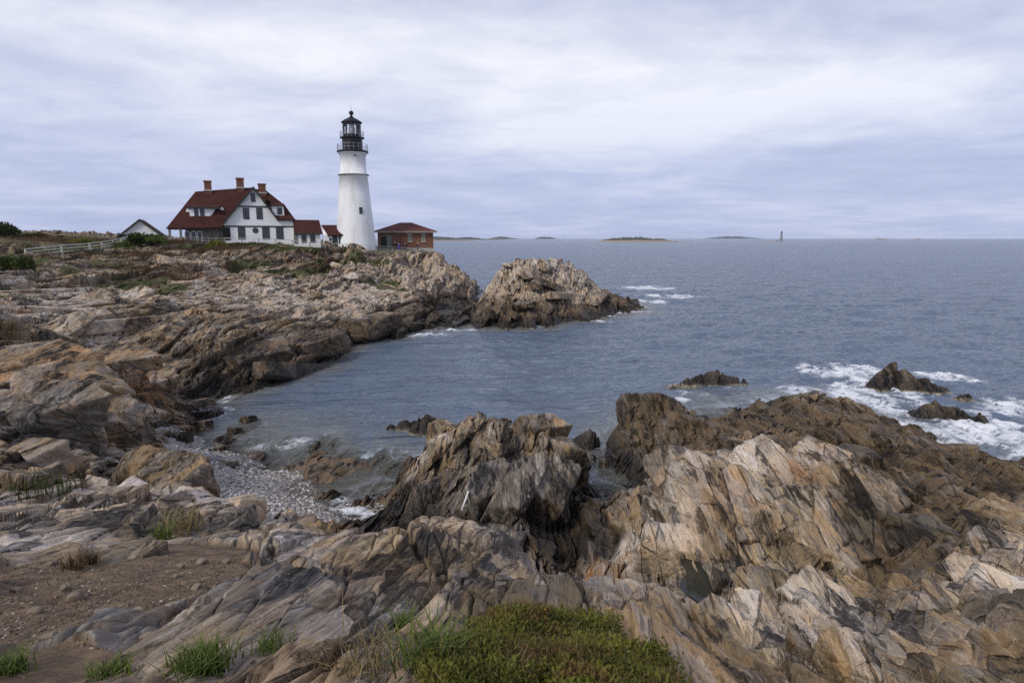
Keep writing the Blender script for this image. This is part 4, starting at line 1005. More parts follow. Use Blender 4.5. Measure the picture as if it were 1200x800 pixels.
# ------------------------------------------------------------------ the brick fog-signal house
def brick_house():
    f = Face(475, 292, 129, 0)
    h = empty('brick_building', f.o, f.a, 'square red brick building with low hipped roof right of the lighthouse', 'building')
    gz = f(475, 294).z - .6
    a, b = f.rect(443, 271, 507.6, 292); Dp = 10.
    MB().box((a.x, 0, gz), (b.x, Dp, b.z)).build('wall', M['brick'], h)
    MB().box((a.x - .06, -.06, gz), (b.x + .06, Dp, f(475, 290.8).z - .0)).build('plinth', M['concrete'], h)
    e = .75; z_ = b.z + .02; r = MB(); q1 = f(469, 260.8, Dp / 2); q2 = f(482, 260.8, Dp / 2)
    c = [Vector((a.x - e, -e, z_)), Vector((b.x + e, -e, z_)), Vector((b.x + e, Dp + e, z_)), Vector((a.x - e, Dp + e, z_))]
    sheet(r, [c[0], c[1], q2, q1]); sheet(r, [c[1], c[2], q2]); sheet(r, [c[2], c[3], q1, q2]); sheet(r, [c[3], c[0], q1]); r.build('roof', M['red_tile'], h)
    m = MB(); m.box((c[0].x, c[0].y - .02, z_ - .3), (c[1].x, c[0].y + .1, z_ - .01)); m.build('eaves_board', M['grey_wood'], h)
    a2, b2 = f.rect(447, 277.5, 453.2, 291.6); MB().box((a2.x, -.05, a2.z), (b2.x, .05, b2.z)).build('doorway', M['door_dark'], h)
    a2, b2 = f.rect(453.6, 275.5, 458.6, 292); MB().box((a2.x, -.16, a2.z), (b2.x, -.004, b2.z)).build('door', M['green_shutter'], h)
    a2, b2 = f.rect(450.4, 271.7, 459, 272.8); MB().box((a2.x, -.08, a2.z), (b2.x, -.002, b2.z)).build('lintel', M['concrete'], h)
    for x0, x1 in ((478, 482.6), (494, 498.2)):
        w_ = window(f, h, x0, 275, x1, 283, 0., 'concrete', 'shutter_pane', (0, 1), t=.07)
        a2, b2 = f.rect(x0 - 1, 283, x1 + 1, 283.8); MB().box((a2.x, -.16, a2.z), (b2.x, .02, b2.z)).build('sill', M['concrete'], w_)
        a2, b2 = f.rect(x0 - 1, 273.9, x1 + 1, 274.9); MB().box((a2.x, -.03, a2.z), (b2.x, .02, b2.z)).build('lintel', M['concrete'], w_)
M['red_tile'] = shingle('faded_red_shingles', (.125, .045, .034)); M['shutter_pane'] = M['green_shutter']
brick_house()
# ------------------------------------------------------------------ fences and railings
def gz1(x, y):
    return float(ground(np.array([x]), np.array([y]))[0][0])
def gzs(pts):
    return ground(np.array([p[0] for p in pts], float), np.array([p[1] for p in pts], float))[0]
def fence(name, pts, step, ht, rails, post_r, rail_r, pm, rm, label, cat='fence', square=True, lean=0.):
    """posts along a line of (x, y) points with rails between; it follows the ground"""
    P = [Vector((x, y)) for x, y in pts]; L = [0.]
    for a, b in zip(P, P[1:]): L.append(L[-1] + (b - a).length)
    n = max(2, int(L[-1] / step) + 1); Q = []
    for i in range(n):
        d = L[-1] * i / (n - 1); k = max(j for j in range(len(P) - 1) if L[j] <= d + 1e-6)
        Q.append(P[k].lerp(P[k + 1], (d - L[k]) / (L[k + 1] - L[k])))
    z = gzs(Q); rg = np.random.default_rng(len(name) + n)
    zs = z.copy()
    for _ in range(2): zs[1:-1] = (zs[:-2] + zs[1:-1] * 2 + zs[2:]) / 4
    root = empty(name, (Q[0].x, Q[0].y, zs[0]), 0., label, cat); o = root.location
    tops = []
    for i, q in enumerate(Q):
        a = Vector((q.x, q.y, min(z[i], zs[i]) - .3)) - o; t = Vector((q.x, q.y, zs[i] + ht)) - o + Vector((rg.normal(0, lean), rg.normal(0, lean), 0))
        m = MB(); m.tube(a, t, post_r * 1.1, post_r, 4 if square else 8); m.build('post', pm, root)
        tops.append((Vector((q.x, q.y, zs[i])) - o, t))
    for k in rails:
        m = MB()
        for (b0, t0), (b1, t1) in zip(tops, tops[1:]):
            m.tube(b0.lerp(t0, k) + Vector((0, -post_r, 0)), b1.lerp(t1, k) + Vector((0, -post_r, 0)), rail_r, n=4 if square else 6)
        m.build('rail', rm, root)
    return root
M['rail_grey'] = simple('grey_rail_paint', (.42, .42, .40), .75, .15)
def line(*pts): return [(aty(px, 290, Y).x, Y) for px, Y in pts]
fence('rail_fence', line((29, 80), (64, 84), (99, 87), (137, 100), (152, 108)), 4.6, 1.2, (.3, .62, .94), .13, .085, M['pale_wood'], M['pale_wood'], 'pale split rail fence running uphill towards the garage', lean=.06)
fence('rail_fence', line((193, 109), (225, 110), (262, 110.5)), 1.15, 1.25, (.25, .6, .95), .055, .05, M['grey_wood'], M['grey_wood'], "grey close posted fence in front of the house's stone porch")
fence('rail_fence', line((264, 111), (300, 111.5), (345, 112.5), (395, 114), (440, 115)), 2.7, 1.15, (.48, .95), .09, .07, M['grey_wood'], M['rail_grey'], 'grey two rail fence on the grass along the white house front')
fence('pipe_railing', line((433, 113), (461, 113.5), (487, 114)), 3.0, 1.2, (.35, .66, .98), .045, .035, M['steel'], M['steel'], 'grey pipe railing in front of the brick building terrace', 'railing', False)
fence('chain_fence', line((487, 114.5), (500, 119), (507, 127)), 3.0, 1.1, (.5, .98), .035, .025, M['steel'], M['steel'], 'thin metal railing climbing the rocks below the brick building', 'railing', False)
# paved terrace at the foot of the tower
def terrace():
    m = MB(); pts = line((432, 115), (487, 115.5), (504, 122), (507, 129.6), (440, 129.6), (428, 121))
    z = max(8.45, 8.3)
    m.prism([(x, y, z) for x, y in pts], (0, 0, -1.6)); o = m.build('terrace', M['concrete'], None); tag(o, kind='structure')
terrace()
# ------------------------------------------------------------------ visitors
def cloth(name, col): return simple(name, col, .85, .12, 20)
M['skin'] = simple('skin', (.45, .28, .2), .55, .05)
def person(loc, rz, jacket, trousers, hair, label, tall=1.72, arm=0.):
    root = empty('person', loc, rz, label, 'person', None)
    s = tall / 1.75
    J = {'pel': (0,0,.95,.135,.10), 'bel': (0,0,1.1,.14,.10), 'che': (0,-.01,1.3,.165,.115), 'nek': (0,.0,1.48,.06,.06), 'hd0': (0,-.015,1.57,.075,.085), 'hd1': (0,-.015,1.68,.078,.09),
         'hpl': (-.09,0,.90,.09,.09), 'knl': (-.10,-.02,.5,.062,.062), 'anl': (-.10,.02,.09,.042,.042), 'tol': (-.11,-.14,.04,.04,.035),
         'hpr': (.09,0,.90,.09,.09), 'knr': (.11,.02,.5,.062,.062), 'anr': (.12,.08,.09,.042,.042), 'tor': (.13,-.08,.04,.04,.035),
         'shl': (-.19,0,1.40,.06,.06), 'ell': (-.25,.02,1.13,.045,.045), 'wrl': (-.24,-.10 - arm,.90 + arm,.032,.032), 'hal': (-.23,-.14 - arm,.82 + arm * 1.2,.035,.022),
         'shr': (.19,0,1.40,.06,.06), 'elr': (.25,.03,1.13,.045,.045), 'wrr': (.24,-.06,.90,.032,.032), 'har': (.23,-.09,.82,.035,.022)}
    E = [('pel','bel'),('bel','che'),('che','nek'),('nek','hd0'),('hd0','hd1'),('pel','hpl'),('hpl','knl'),('knl','anl'),('anl','tol'),('pel','hpr'),('hpr','knr'),('knr','anr'),('anr','tor'),('che','shl'),('shl','ell'),('ell','wrl'),('wrl','hal'),('che','shr'),('shr','elr'),('elr','wrr'),('wrr','har')]
    def grow(name, keys, edges, pad, mat, parent):
        ks = list(keys); me = bpy.data.meshes.new(name); me.from_pydata([tuple(c * s for c in J[k][:3]) for k in ks], [(ks.index(a), ks.index(b)) for a, b in edges], [])
        o = link(name, me, mat, parent)
        sk = o.modifiers.new('skin', 'SKIN'); ss = o.modifiers.new('smooth', 'SUBSURF'); ss.levels = ss.render_levels = 1
        for i, k in enumerate(ks):
            d = me.skin_vertices[0].data[i]; d.radius = ((J[k][3] + pad) * s, (J[k][4] + pad) * s); d.use_root = (i == 0)
        dg = bpy.context.evaluated_depsgraph_get(); ev = o.evaluated_get(dg); nm = bpy.data.meshes.new_from_object(ev)
        o.modifiers.clear(); o.data = nm
        if not nm.materials: nm.materials.append(mat)
        for p in nm.polygons: p.use_smooth = True
        return o
    body = grow('body', J, E, 0, M['skin'], root)
    up = ['pel','bel','che','shl','ell','wrl','shr','elr','wrr']; grow('jacket', up, [e for e in E if e[0] in up and e[1] in up], .022, jacket, root)
    lo = ['pel','hpl','knl','anl','hpr','knr','anr']; grow('trousers', lo, [e for e in E if e[0] in lo and e[1] in lo], .014, trousers, root)
    v, f = ico(2); v = v * np.array((.098, .108, .10)) * s; v = v[:]; fz = v[f].mean(1); keep = (fz[:, 2] > .0) | (fz[:, 1] > .03)
    me = np_mesh('hair', v + np.array((0, -.0, 1.69)) * s, f[keep]); link('hair', me, hair, root)
    m = MB(); m.tube((0, -.115 * s, 1.65 * s), (0, -.085 * s, 1.69 * s), .016 * s, .01 * s, 5)
    return root
navy, blue, black_, grey_, tanc, dk = cloth('navy_cloth', (.02, .022, .035)), cloth('blue_cloth', (.015, .02, .33)), cloth('black_cloth', (.015, .015, .016)), cloth('grey_cloth', (.4, .4, .41)), cloth('tan_cloth', (.2, .17, .13)), cloth('denim', (.05, .06, .10))
hb, hw = simple('brown_hair', (.05, .03, .02), .6), simple('white_hat', (.7, .68, .64), .7)
for px, Y, rz, jk, tr, hr, lab, tall in ((463, 127.5, 150, black_, navy, hw, 'person in dark jacket beside the brick building door', 1.8), (467.6, 125, 170, blue, blue, hb, 'person in bright blue coat on the terrace', 1.66), (475, 124.5, 200, navy, black_, hb, 'person in dark clothes standing under the green shuttered window', 1.72), (489.6, 123.5, 60, black_, dk, hw, 'person in white hat and dark jacket near the terrace edge', 1.7)):
    person((aty(px, 290, Y).x, Y, 8.45), R(rz), jk, tr, hr, lab, tall)
# ------------------------------------------------------------------ far shores
def leafmat(name, c0, c1, sc_=.5):
    n = NT(name); P = n.pos()
    oi = n.n('ShaderNodeObjectInfo')
    c = n.mix(n.mr(n.noise(P, sc_, 4, .6), .35, .65), c0, c1)
    c = n.mix(n.math('MULTIPLY', n.mr(n.noise(P, sc_ * 9, 3, .7), .4, .65), .6), c, tuple(x * 1.7 for x in c1))
    tr = n.n('ShaderNodeBsdfTranslucent'); n.l(c, tr.inputs[0])
    m = n.n('ShaderNodeMixShader'); m.inputs[0].default_value = .25; n.l(n.bsdf(c, .7, None, .2), m.inputs[1]); n.l(tr.outputs[0], m.inputs[2])
    return n.out(m.outputs[0])
def island(px0, px1, Y, prof, seed, mat, depth=.35, rough=.25):
    """a low island: ridge profile heights (m) from left to right over its width"""
    x0, x1 = aty(px0, 278, Y).x, aty(px1, 278, Y).x; W_ = x1 - x0; nx, ny = 160, 24
    u = np.linspace(0, 1, nx); v = np.linspace(-1, 1, ny); U, V_ = np.meshgrid(u, v)
    H = np.interp(U, np.linspace(0, 1, len(prof)), prof)
    k = W_ / 40.
    z = H * (1 - V_ ** 2) ** .6 * (1 + rough * fbm(U * 30 + seed, V_ * 3, 4, seed)) - .6 - 2 * np.abs(V_) ** 3
    X = x0 + U * W_ + 0 * V_; Yy = Y + V_ * W_ * depth * .5 * (1 - .6 * np.abs(2 * U - 1) ** 2)
    vv = np.stack([X, Yy, z], -1).reshape(-1, 3); i = np.arange(ny - 1)[:, None] * nx + np.arange(nx - 1)[None]
    f = np.stack([i, i + 1, i + nx + 1, i + nx], -1).reshape(-1, 4)
    return tag(link('island', np_mesh('island', vv, f), mat), kind='structure')
def isl_mat(name, lo, hi, split):
    n = NT(name); P = n.pos(); sp = n.n('ShaderNodeSeparateXYZ'); n.l(P, sp.inputs[0])
    zz_ = n.math('ADD', sp.outputs[2], n.math('MULTIPLY', n.math('SUBTRACT', n.noise(P, .04, 5, .6), .5), split * 1.2))
    c = n.mix(n.mr(zz_, split * .7, split * 1.2), lo, hi)
    return n.out(n.bsdf(c, .9, None, .1))
im = isl_mat('island_scrub', (.30, .25, .20), (.075, .072, .035), 4.5)
fm = isl_mat('wooded_shore', (.16, .15, .13), (.035, .05, .028), 3.)
island(696, 803, 1700, [0, 2.5, 7, 10, 10.5, 12, 11, 12.5, 10, 8.5, 9, 6, 3.5, 2.5, 0], 3, im)
island(818, 898, 6200, [0, 4, 10, 17, 21, 22, 20, 15, 10, 5, 0], 5, fm)
island(624, 655, 5200, [0, 9, 17, 15, 16, 8, 0], 6, fm)
island(568, 612, 4600, [0, 7, 14, 18, 15, 9, 4, 0], 7, fm); island(500, 600, 3400, [14, 16, 15, 12, 9, 14, 12, 7, 4, 3, 2, 0], 8, fm)
island(480, 560, 2100, [8, 9, 7, 6.5, 7, 5, 3, 0], 9, im)
island(1022, 1046, 3600, [0, 5, 8, 6, 5, 2, 0], 10, im, .2); island(1070, 1080, 3800, [0, 6, 7, 0], 11, im, .3)
island(874, 912, 2150, [0, 1.2, 1.6, 1.2, 2.2, 1.5, 3, 2.5, 0], 12, im, .2)
M['far_stone'] = simple('dark_granite', (.10, .095, .095), .9)
def far_light():
    p = aty(915.5, 281, 2150); p.z = 1.5
    h = empty('distant_lighthouse', p, 0., 'tiny grey stone lighthouse on a ledge out at sea on the horizon', 'lighthouse')
    k = 2150 / 760.
    m = MB(); m.lathe([(1.7 * k, -2), (1.45 * k, 2 * k * .3), (1.0 * k, 8 * k), (1.25 * k, 8.2 * k), (1.25 * k, 8.5 * k), (.1, 8.5 * k)], 16); m.build('tower', M['grey_stone'], h, False)
    m = MB(); m.lathe([(.8 * k, 8.5 * k + .05), (.8 * k, 9.7 * k), (1. * k, 9.8 * k), (.3 * k, 10.8 * k), (.05, 11.2 * k)], 12); m.build('lantern', M['black_iron'], h)
    m = MB(); m.tube((-6.5 * k, 2, -1), (-1.8 * k, 0, 2.2), .9, 1.1, 6); m.build('pier', M['grey_stone'], h)
far_light()
# ------------------------------------------------------------------ loose boulders and skerries
def hit(px, py):
    u, dy, dz = slope(px, py); k = np.geomspace(1.5, 160, 900); z = ground(u * k, dy * k)[0]; i = int(np.argmax(EYE + dz * k < z)); return float(z[i])
def boulder(name, px, py, z, size, seed, mat, label, strike_=4, dip=10, pitch=0, sink=.3, cat='rock', group=None, level=5, cuts=7, soft=30., rough=.05):
    if z is None: z = hit(px, py)
    p = atz(px, py, z)
    v, f = block(size, seed, level, cuts, rough, soft)
    v = v @ rot(strike_, dip, pitch).T
    zb = v[:, 2].min(); h = v[:, 2].max() - zb
    v[:, 2] -= zb + h * sink
    o = link(name, np_mesh(name, v, f), M[mat]); o.location = p
    return tag(o, label, cat, group)
def taper(v, k):
    h = np.clip((v[:, 2] - v[:, 2].min()) / np.ptp(v[:, 2]), 0, 1); v = v.copy(); v[:, 0] *= 1 - k * h; v[:, 1] *= 1 - k * .6 * h; v[:, 0] += h * v[:, 2].max() * .3 * k; return v
def cluster(name, px, py, z, parts, seed, mat, label, cat='rock', group=None):
    """a skerry: several joint blocks welded into one rock"""
    p = atz(px, py, z); V, Fc, off = [], [], 0
    for k, (x, y, zz_, size, st, dp) in enumerate(parts):
        v, f = block(size, seed + k, 5, 12, .10, 26.); v = taper(v, .62) @ rot(st, dp, 0).T + np.array((x, y, zz_)); V.append(v); Fc.append(f + off); off += len(v)
    o = link(name, np_mesh(name, np.concatenate(V), np.concatenate(Fc)), M[mat]); o.location = p
    return tag(o, label, cat, group)
G_ = 'rocks awash in the surf'
def reef(px, py, peaks, seed, label, amp=.42, turn=0., thr=2.4):
    """a rock awash: overlapping humps (x, y, height, half length, half width, bearing) broken by the same joints as the shore"""
    p = atz(px, py, 0); R_ = max(math.hypot(q[0], q[1]) + max(q[3], q[4]) * 1.45 for q in peaks) * 1.1; m_ = 130
    g = np.linspace(-R_, R_, m_); X, Y = np.meshgrid(g, g); x, y = X.ravel(), Y.ravel(); z = np.full(x.shape, -1.)
    wx_, wy_ = x + .25 * fbm(x * .9 + seed, y * .9, 3, seed), y + .25 * fbm(x * .9, y * .9 + seed, 3, seed + 5)
    for (a, b, h, l, w_, th) in peaks:
        h = h * 1.25 + .1; l = l * 1.5; w_ = w_ * 1.45
        c, s_ = math.cos(R(th)), math.sin(R(th)); u = ((wx_ - a) * c + (wy_ - b) * s_) / l; v_ = (-(wx_ - a) * s_ + (wy_ - b) * c) / w_
        z = np.maximum(z, (h + .5) * (1 - np.maximum(np.abs(u) * .75 + .25 * np.hypot(u, v_), np.hypot(u, v_)) ** 1.5) - .5)
    z = z + amp * relief(x + 40 + seed * 3.1, y + 60 + seed, z * 0) * sstep(-.6, .5, z)
    x2 = x + .35 * np.clip(z, 0, 2) ; v = np.stack([x2 - .0, y, z], 1)
    i = np.arange(m_ - 1)[:, None] * m_ + np.arange(m_ - 1)[None]; f = np.stack([i, i + 1, i + m_ + 1, i + m_], -1).reshape(-1, 4)
    o_ = np.zeros(x.shape); at = dict(pale=o_, slate=o_, rust=o_, tide=z - thr, sea=z, soil=o_, beach=o_, turf=o_, clean=o_)
    o = link('skerry', sub_mesh('skerry', v, f, z[f].max(1) > -.55, at), M['rock']); o.location = p
    tag(o, label, 'rock', G_)
reef(1056, 453, [(-1.0, .4, 1.5, .95, .95, -30), (-.1, .2, 1.2, 1.4, 1.0, -35), (1.2, -.3, .85, 1.7, .95, -40), (2.2, -.8, .5, 1.2, .7, -40)], 1, 'tall brown pointed rock standing in white surf')
reef(1106, 492, [(-.8, .4, 1.15, 1.0, .8, -30), (.5, -.1, .95, 1.4, .8, -35), (-.1, .2, 1.0, 1.6, .6, -30), (1.3, -.6, .7, 1.0, .6, -35)], 2, 'dark jagged low rock ringed by foam')
reef(1133, 464, [(0, 0, .4, .9, .6, -30)], 3, 'smallest dark rock barely breaking the foam')
reef(828, 447, [(-1.6, -.1, .35, 1.3, .6, 0), (.5, .1, .85, 1.8, .8, 0), (1.8, .2, .55, 1.3, .6, 5), (-.6, 0, .5, 1.4, .5, 0)], 4, 'low flat brown reef in open water beyond the slabs', .5)
reef(486, 500, [(-.9, .2, .45, 1.0, .5, 10), (.5, .5, .55, 1.3, .55, 5), (.3, -.4, .25, 1.4, .5, -20), (.9, -1.0, .2, 1.1, .5, -25)], 5, 'black weedy layered rock awash beside the stack', .5)
reef(685, 521, [(0, 0, .75, .85, .7, 0)], 6, 'rounded black rock at the mouth of the water gap', .4)
boulder('boulder', 690, 537, 0, (.9, .7, .4), 352, 'boulder', 'flat pale stone in the water gap behind the stack', -70, 4, sink=.4, soft=12.)
boulder('boulder', 707, 545, 0, (.55, .5, .5), 353, 'wet_boulder', 'small dark stone jammed in the water gap', 0, 4, sink=.3, soft=10.)
GB = 'boulders strewn at the cove edge'
boulder('boulder', 232, 478, .0, (2.6, 1.0, .7), 360, 'boulder', 'long flat tan rock at the water edge of the cove', -70, 6, sink=.35, group=GB)
boulder('boulder', 206, 476, .2, (1.4, 1.1, 1.0), 361, 'boulder', 'squat tan rock where the cliff meets the beach', -40, 8, group=GB)
boulder('boulder', 241, 501, .0, (.95, .7, .65), 362, 'boulder', 'tan rounded boulder standing in the shallow wash', -60, 8, soft=10., group=GB)
boulder('boulder', 211, 518, .5, (1.1, .9, .8), 363, 'wet_boulder', 'dark brown rounded boulder high on the pebbles', -20, 5, soft=10., group=GB)
boulder('boulder', 292, 494, -.05, (1.1, .8, .6), 364, 'wet_boulder', 'dark boulder farthest out in the shallow wash', -60, 8, soft=9., group=GB)
boulder('boulder', 276, 508, -.05, (.9, .7, .6), 365, 'wet_boulder', 'dark boulder beside two others in the wash', -40, 8, soft=9., group=GB)
boulder('boulder', 259, 528, .12, (.8, .45, .4), 366, 'boulder', 'small pale boulder at the edge of the wet pebbles', -35, 8, soft=14., group=GB)
boulder('boulder', 262, 548, .45, (1.3, 1.0, .3), 367, 'boulder', 'flat grey slab lying on the pebble beach', -30, 4, sink=.3, group=GB)
boulder('boulder', 196, 606, 2.8, (3.0, 2.2, 2.2), 371, 'boulder', 'big brown rounded boulder hanging over the pebble beach', 30, 16, 0, sink=.2, cuts=9, soft=16., level=6)
for k, (px, py, z, s_) in enumerate(((165, 512, 1.7, .9), (182, 500, 1.3, .7), (150, 520, 2.0, .8), (192, 513, 1.0, .6), (172, 527, 1.6, .6), (200, 495, .7, .5))):
    boulder('boulder', px, py, z, (s_ * 1.3, s_, s_ * .7), 380 + k, 'boulder', 'pale angular stone in the heap behind the pebble beach', 20 * k, 8, sink=.25, group='stones heaped behind the beach')
# right foreground
boulder('boulder', 990, 800, None, (.52, .46, .42), 401, 'pale_boulder', 'large pale grey boulder at the bottom edge among dry stems', 40, 14, 0, sink=.15, cuts=9, soft=22., level=6)
boulder('boulder', 1050, 768, None, (.34, .22, .12), 402, 'pale_boulder', 'flat light slab beside the large grey boulder', -60, 4, 0, sink=.2, level=5)
boulder('boulder', 936, 768, None, (.3, .26, .3), 403, 'boulder', 'brown angular stone left of the large grey boulder', 20, 10, 0, sink=.25, level=5)
# white driftwood pole leaning on the stack
def pole():
    a, b = atz(536, 612, 1.9), atz(542.5, 590, 2.9)
    dg = bpy.context.evaluated_depsgraph_get(); dg.update(); e = Vector((0, 0, EYE))
    def cast(px, py):
        ok, q, *_ = sc.ray_cast(dg, e, Vector(slope(px, py)).normalized()); return q if ok else atz(px, py, 2.)
    q = cast(546, 584); Y = (q.y if 14 < q.y < 30 else 20.) - .3; a = aty(541, 598, Y); b = aty(549, 575, Y + .2)
    m = MB(); m.tube((0, 0, 0), b - a, .032, .025, 8); o = m.build('driftwood_pole', M['white_paint'], None, True); o.location = a
    tag(o, 'thin white pole leaning against the dark rock stack', 'pole')
pole()
# tide pools
def pool(px, py, z, rx, ry, rz, seed):
    p = atz(px, py, z); n_ = 40; gx, gy = np.meshgrid(np.linspace(-.7, .7, 9), np.linspace(-.7, .7, 9)); p.z = float(np.percentile(ground((p.x + gx * rx).ravel(), (p.y + gy * ry).ravel())[0] , 38)); q_ = atz(px, py, p.z); p.x, p.y = q_.x, q_.y; t = np.linspace(0, 2 * math.pi, n_, endpoint=False); r_ = 1 + .2 * np.sin(3 * t + seed) + .12 * np.sin(5 * t + 2 * seed)
    x, y = rx * r_ * np.cos(t), ry * r_ * np.sin(t); c, s_ = math.cos(R(rz)), math.sin(R(rz))
    m = MB(); m.face(*[(a * c - b * s_, a * s_ + b * c, 0) for a, b in zip(x, y)]); o = m.build('tide_pool', M['pool'], None); o.location = p; tag(o, kind='structure')
def poolmat():
    n = NT('pool_water'); nb = n.bump(n.noise(n.pos(), 3., 3, .5), .015, .4)
    return n.out(n.bsdf((.035, .036, .028), .04, nb, .5, IOR=1.333))
M['pool'] = poolmat()
pool(832, 676, 2.05, .75, 1.1, -20, 1.); pool(683, 628, .12, .5, 2.2, 0, 2.); pool(782, 556, 2.3, .55, .4, 0, 3.); pool(932, 553, 3.35, .6, .4, 10, 4.); pool(1025, 582, 2.35, .35, .9, -20, 5.); pool(1010, 605, 2.2, .3, .7, -30, 6.)
# pebbles
def scatter_stones(name, pts, sizes, seed, mat, flat=.55, col=True):
    rg = np.random.default_rng(seed); d, f = ico(1); n = len(pts); m = len(d)
    J_ = 1 + rg.normal(0, .16, (n, m, 1)); sc_ = np.stack([sizes * (.8 + .5 * rg.random(n)), sizes * (.6 + .3 * rg.random(n)), sizes * flat * (.6 + .6 * rg.random(n))], -1)
    v = d[None] * J_ * sc_[:, None]; a = rg.random(n) * 6.28; c, s_ = np.cos(a)[:, None], np.sin(a)[:, None]
    v = np.stack([v[..., 0] * c - v[..., 1] * s_, v[..., 0] * s_ + v[..., 1] * c, v[..., 2]], -1) + pts[:, None]
    ff = (f[None] + (np.arange(n) * m)[:, None, None]).reshape(-1, 3)
    tone = np.repeat(rg.random(n), m)
    return tag(link(name, np_mesh(name, v.reshape(-1, 3), ff, False, dict(tone=tone)), mat), kind='stuff')
def stone_mat(name, ramp):
    n = NT(name); P = n.pos(); t = n.attr('tone'); c = n.ramp(t, ramp)
    c = n.mix(n.math('MULTIPLY', n.mr(n.noise(P, 30, 4, .7), .45, .65), .35), c, (.2, .18, .16))
    return n.out(n.bsdf(c, .75, n.bump(n.noise(P, 60, 3, .6), .01, .5), .25))
M['pebble'] = stone_mat('beach_pebbles', [(0, (.10, .092, .082)), (.3, (.30, .275, .245)), (.7, (.48, .45, .41)), (1, (.70, .68, .64))])
M['gravel'] = stone_mat('path_gravel', [(0, (.08, .055, .036)), (.55, (.15, .105, .068)), (.9, (.26, .2, .145)), (1, (.5, .44, .37))])
def spread(test, boxpx, n, seed, zref, lo=0.):
    rg = np.random.default_rng(seed); P = []
    xs = boxpx[0] + (boxpx[2] - boxpx[0]) * rg.random(n * 4); ys = boxpx[1] + (boxpx[3] - boxpx[1]) * rg.random(n * 4)
    q = np.array([atz(a, b, zref)[:2] for a, b in zip(xs, ys)])
    z, soil, turf, beach, flat, _ = ground(q[:, 0], q[:, 1]); m = {'soil': soil, 'beach': beach, 'turf': turf}[test]
    ok = (m > rg.random(len(m)) * .8 + .15) & (z > lo); q = q[ok][:n]; z = z[ok][:n]
    return np.column_stack([q, z])
rg0 = np.random.default_rng(5)
pb = spread('beach', (150, 470, 470, 625), 9000, 1, .5, -.12)
scatter_stones('pebbles', pb, .035 + .075 * rg0.random(len(pb)) ** 3, 2, M['pebble'])
gv = spread('soil', (-60, 600, 330, 830), 6500, 3, 7.9)
scatter_stones('gravel', gv, .004 + .017 * rg0.random(len(gv)) ** 5, 4, M['gravel'], .7)
# larger stones lying on the path
for k, (px, py, s_) in enumerate(((43, 727, .05), (235, 645, .06), (163, 720, .045), (78, 690, .05), (88, 704, .075), (20, 694, .045), (230, 683, .05), (210, 650, .045), (265, 643, .05), (120, 728, .06), (60, 764, .045), (232, 720, .05), (175, 752, .05), (60, 652, .05), (205, 668, .035))):
    p = atz(px, py, 7.9); z = gz1(p.x, p.y); p = atz(px, py, z); z = gz1(p.x, p.y)
    v, f = block((s_ * 2.2, s_ * 1.6, s_ * 1.3), 500 + k, 3, 7, .04, 12.); o = link('stone', np_mesh('stone', v, f), M['boulder'] if k % 3 else M['white_stone'] if 'white_stone' in M else M['boulder'])
    o.location = (p.x, p.y, z + s_ * .3); o.rotation_euler = (0, 0, k * 1.3); tag(o, 'pale stone lying loose on the brown dirt path', 'stone', 'loose stones on the dirt path')
print('rocks', time.time() - T0)
# ------------------------------------------------------------------ plants
def leaf_cloud(rg, c, rad, n, size, up=.3):
    """leaf blades (quads) through the volume of an uneven clump"""
    d = rg.normal(size=(n, 3)); d /= np.linalg.norm(d, axis=1)[:, None]; d[:, 2] = np.abs(d[:, 2]) * 1.0 - .12
    lump = 1 + .28 * fbm(d[:, 0] * 2.2 + c[0], d[:, 1] * 2.2 + d[:, 2] * 2 + c[1], 3, int(rg.integers(99)))
    r = (.45 + .55 * rg.random(n) ** .5) * lump
    p = np.array(c) + d * r[:, None] * np.array(rad)
    a = d + rg.normal(0, .7, (n, 3)) + np.array((0, 0, up)); a /= np.linalg.norm(a, axis=1)[:, None]
    b = np.cross(a, rg.normal(size=(n, 3))); b /= np.linalg.norm(b, axis=1)[:, None]
    L = size * (.6 + .8 * rg.random(n))[:, None]; w = L * .28
    return np.stack([p, p + a * L * .5 + b * w, p + a * L, p + a * L * .5 - b * w], 1).reshape(-1, 3)
def quads(v):
    return np.arange(len(v)).reshape(-1, 4)
def blades(rg, base, ht, wd, bend=.5, spread_=.35):
    """curved grass blades, two quads each"""
    n = len(base); a = rg.random(n) * 6.283; o = np.stack([np.cos(a), np.sin(a), np.zeros(n)], -1); s_ = np.stack([-np.sin(a), np.cos(a), np.zeros(n)], -1)
    h = ht * (.5 + .7 * rg.random(n)); l = (spread_ * (.3 + rg.random(n)))[:, None]
    w = (wd * (.7 + .6 * rg.random(n)))[:, None]; up = np.zeros((n, 3)); up[:, 2] = h
    p1 = base + up * .55 + o * h[:, None] * l * .35; p2 = base + up * (1 - bend * .3 * l) + o * h[:, None] * l * (1 + bend)
    V = np.stack([base - s_ * w, base + s_ * w, p1 + s_ * w * .75, p1 - s_ * w * .75, p1 - s_ * w * .75, p1 + s_ * w * .75, p2 + s_ * w * .08, p2 - s_ * w * .08], 1).reshape(-1, 3)
    return V
M['leaf_dark'] = leafmat('dark_leaves', (.022, .035, .010), (.055, .075, .018), .9)
M['leaf_green'] = leafmat('green_leaves', (.045, .075, .012), (.11, .14, .025), .9)
M['leaf_yellow'] = leafmat('yellow_green_leaves', (.07, .085, .012), (.17, .165, .03), .9)
M['leaf_brown'] = leafmat('brown_stems', (.05, .033, .02), (.12, .075, .04), .9)
M['blade'] = leafmat('grass_blades', (.045, .072, .014), (.115, .145, .032), 3.)
M['blade_dry'] = leafmat('dry_grass', (.14, .11, .05), (.26, .20, .10), 3.)
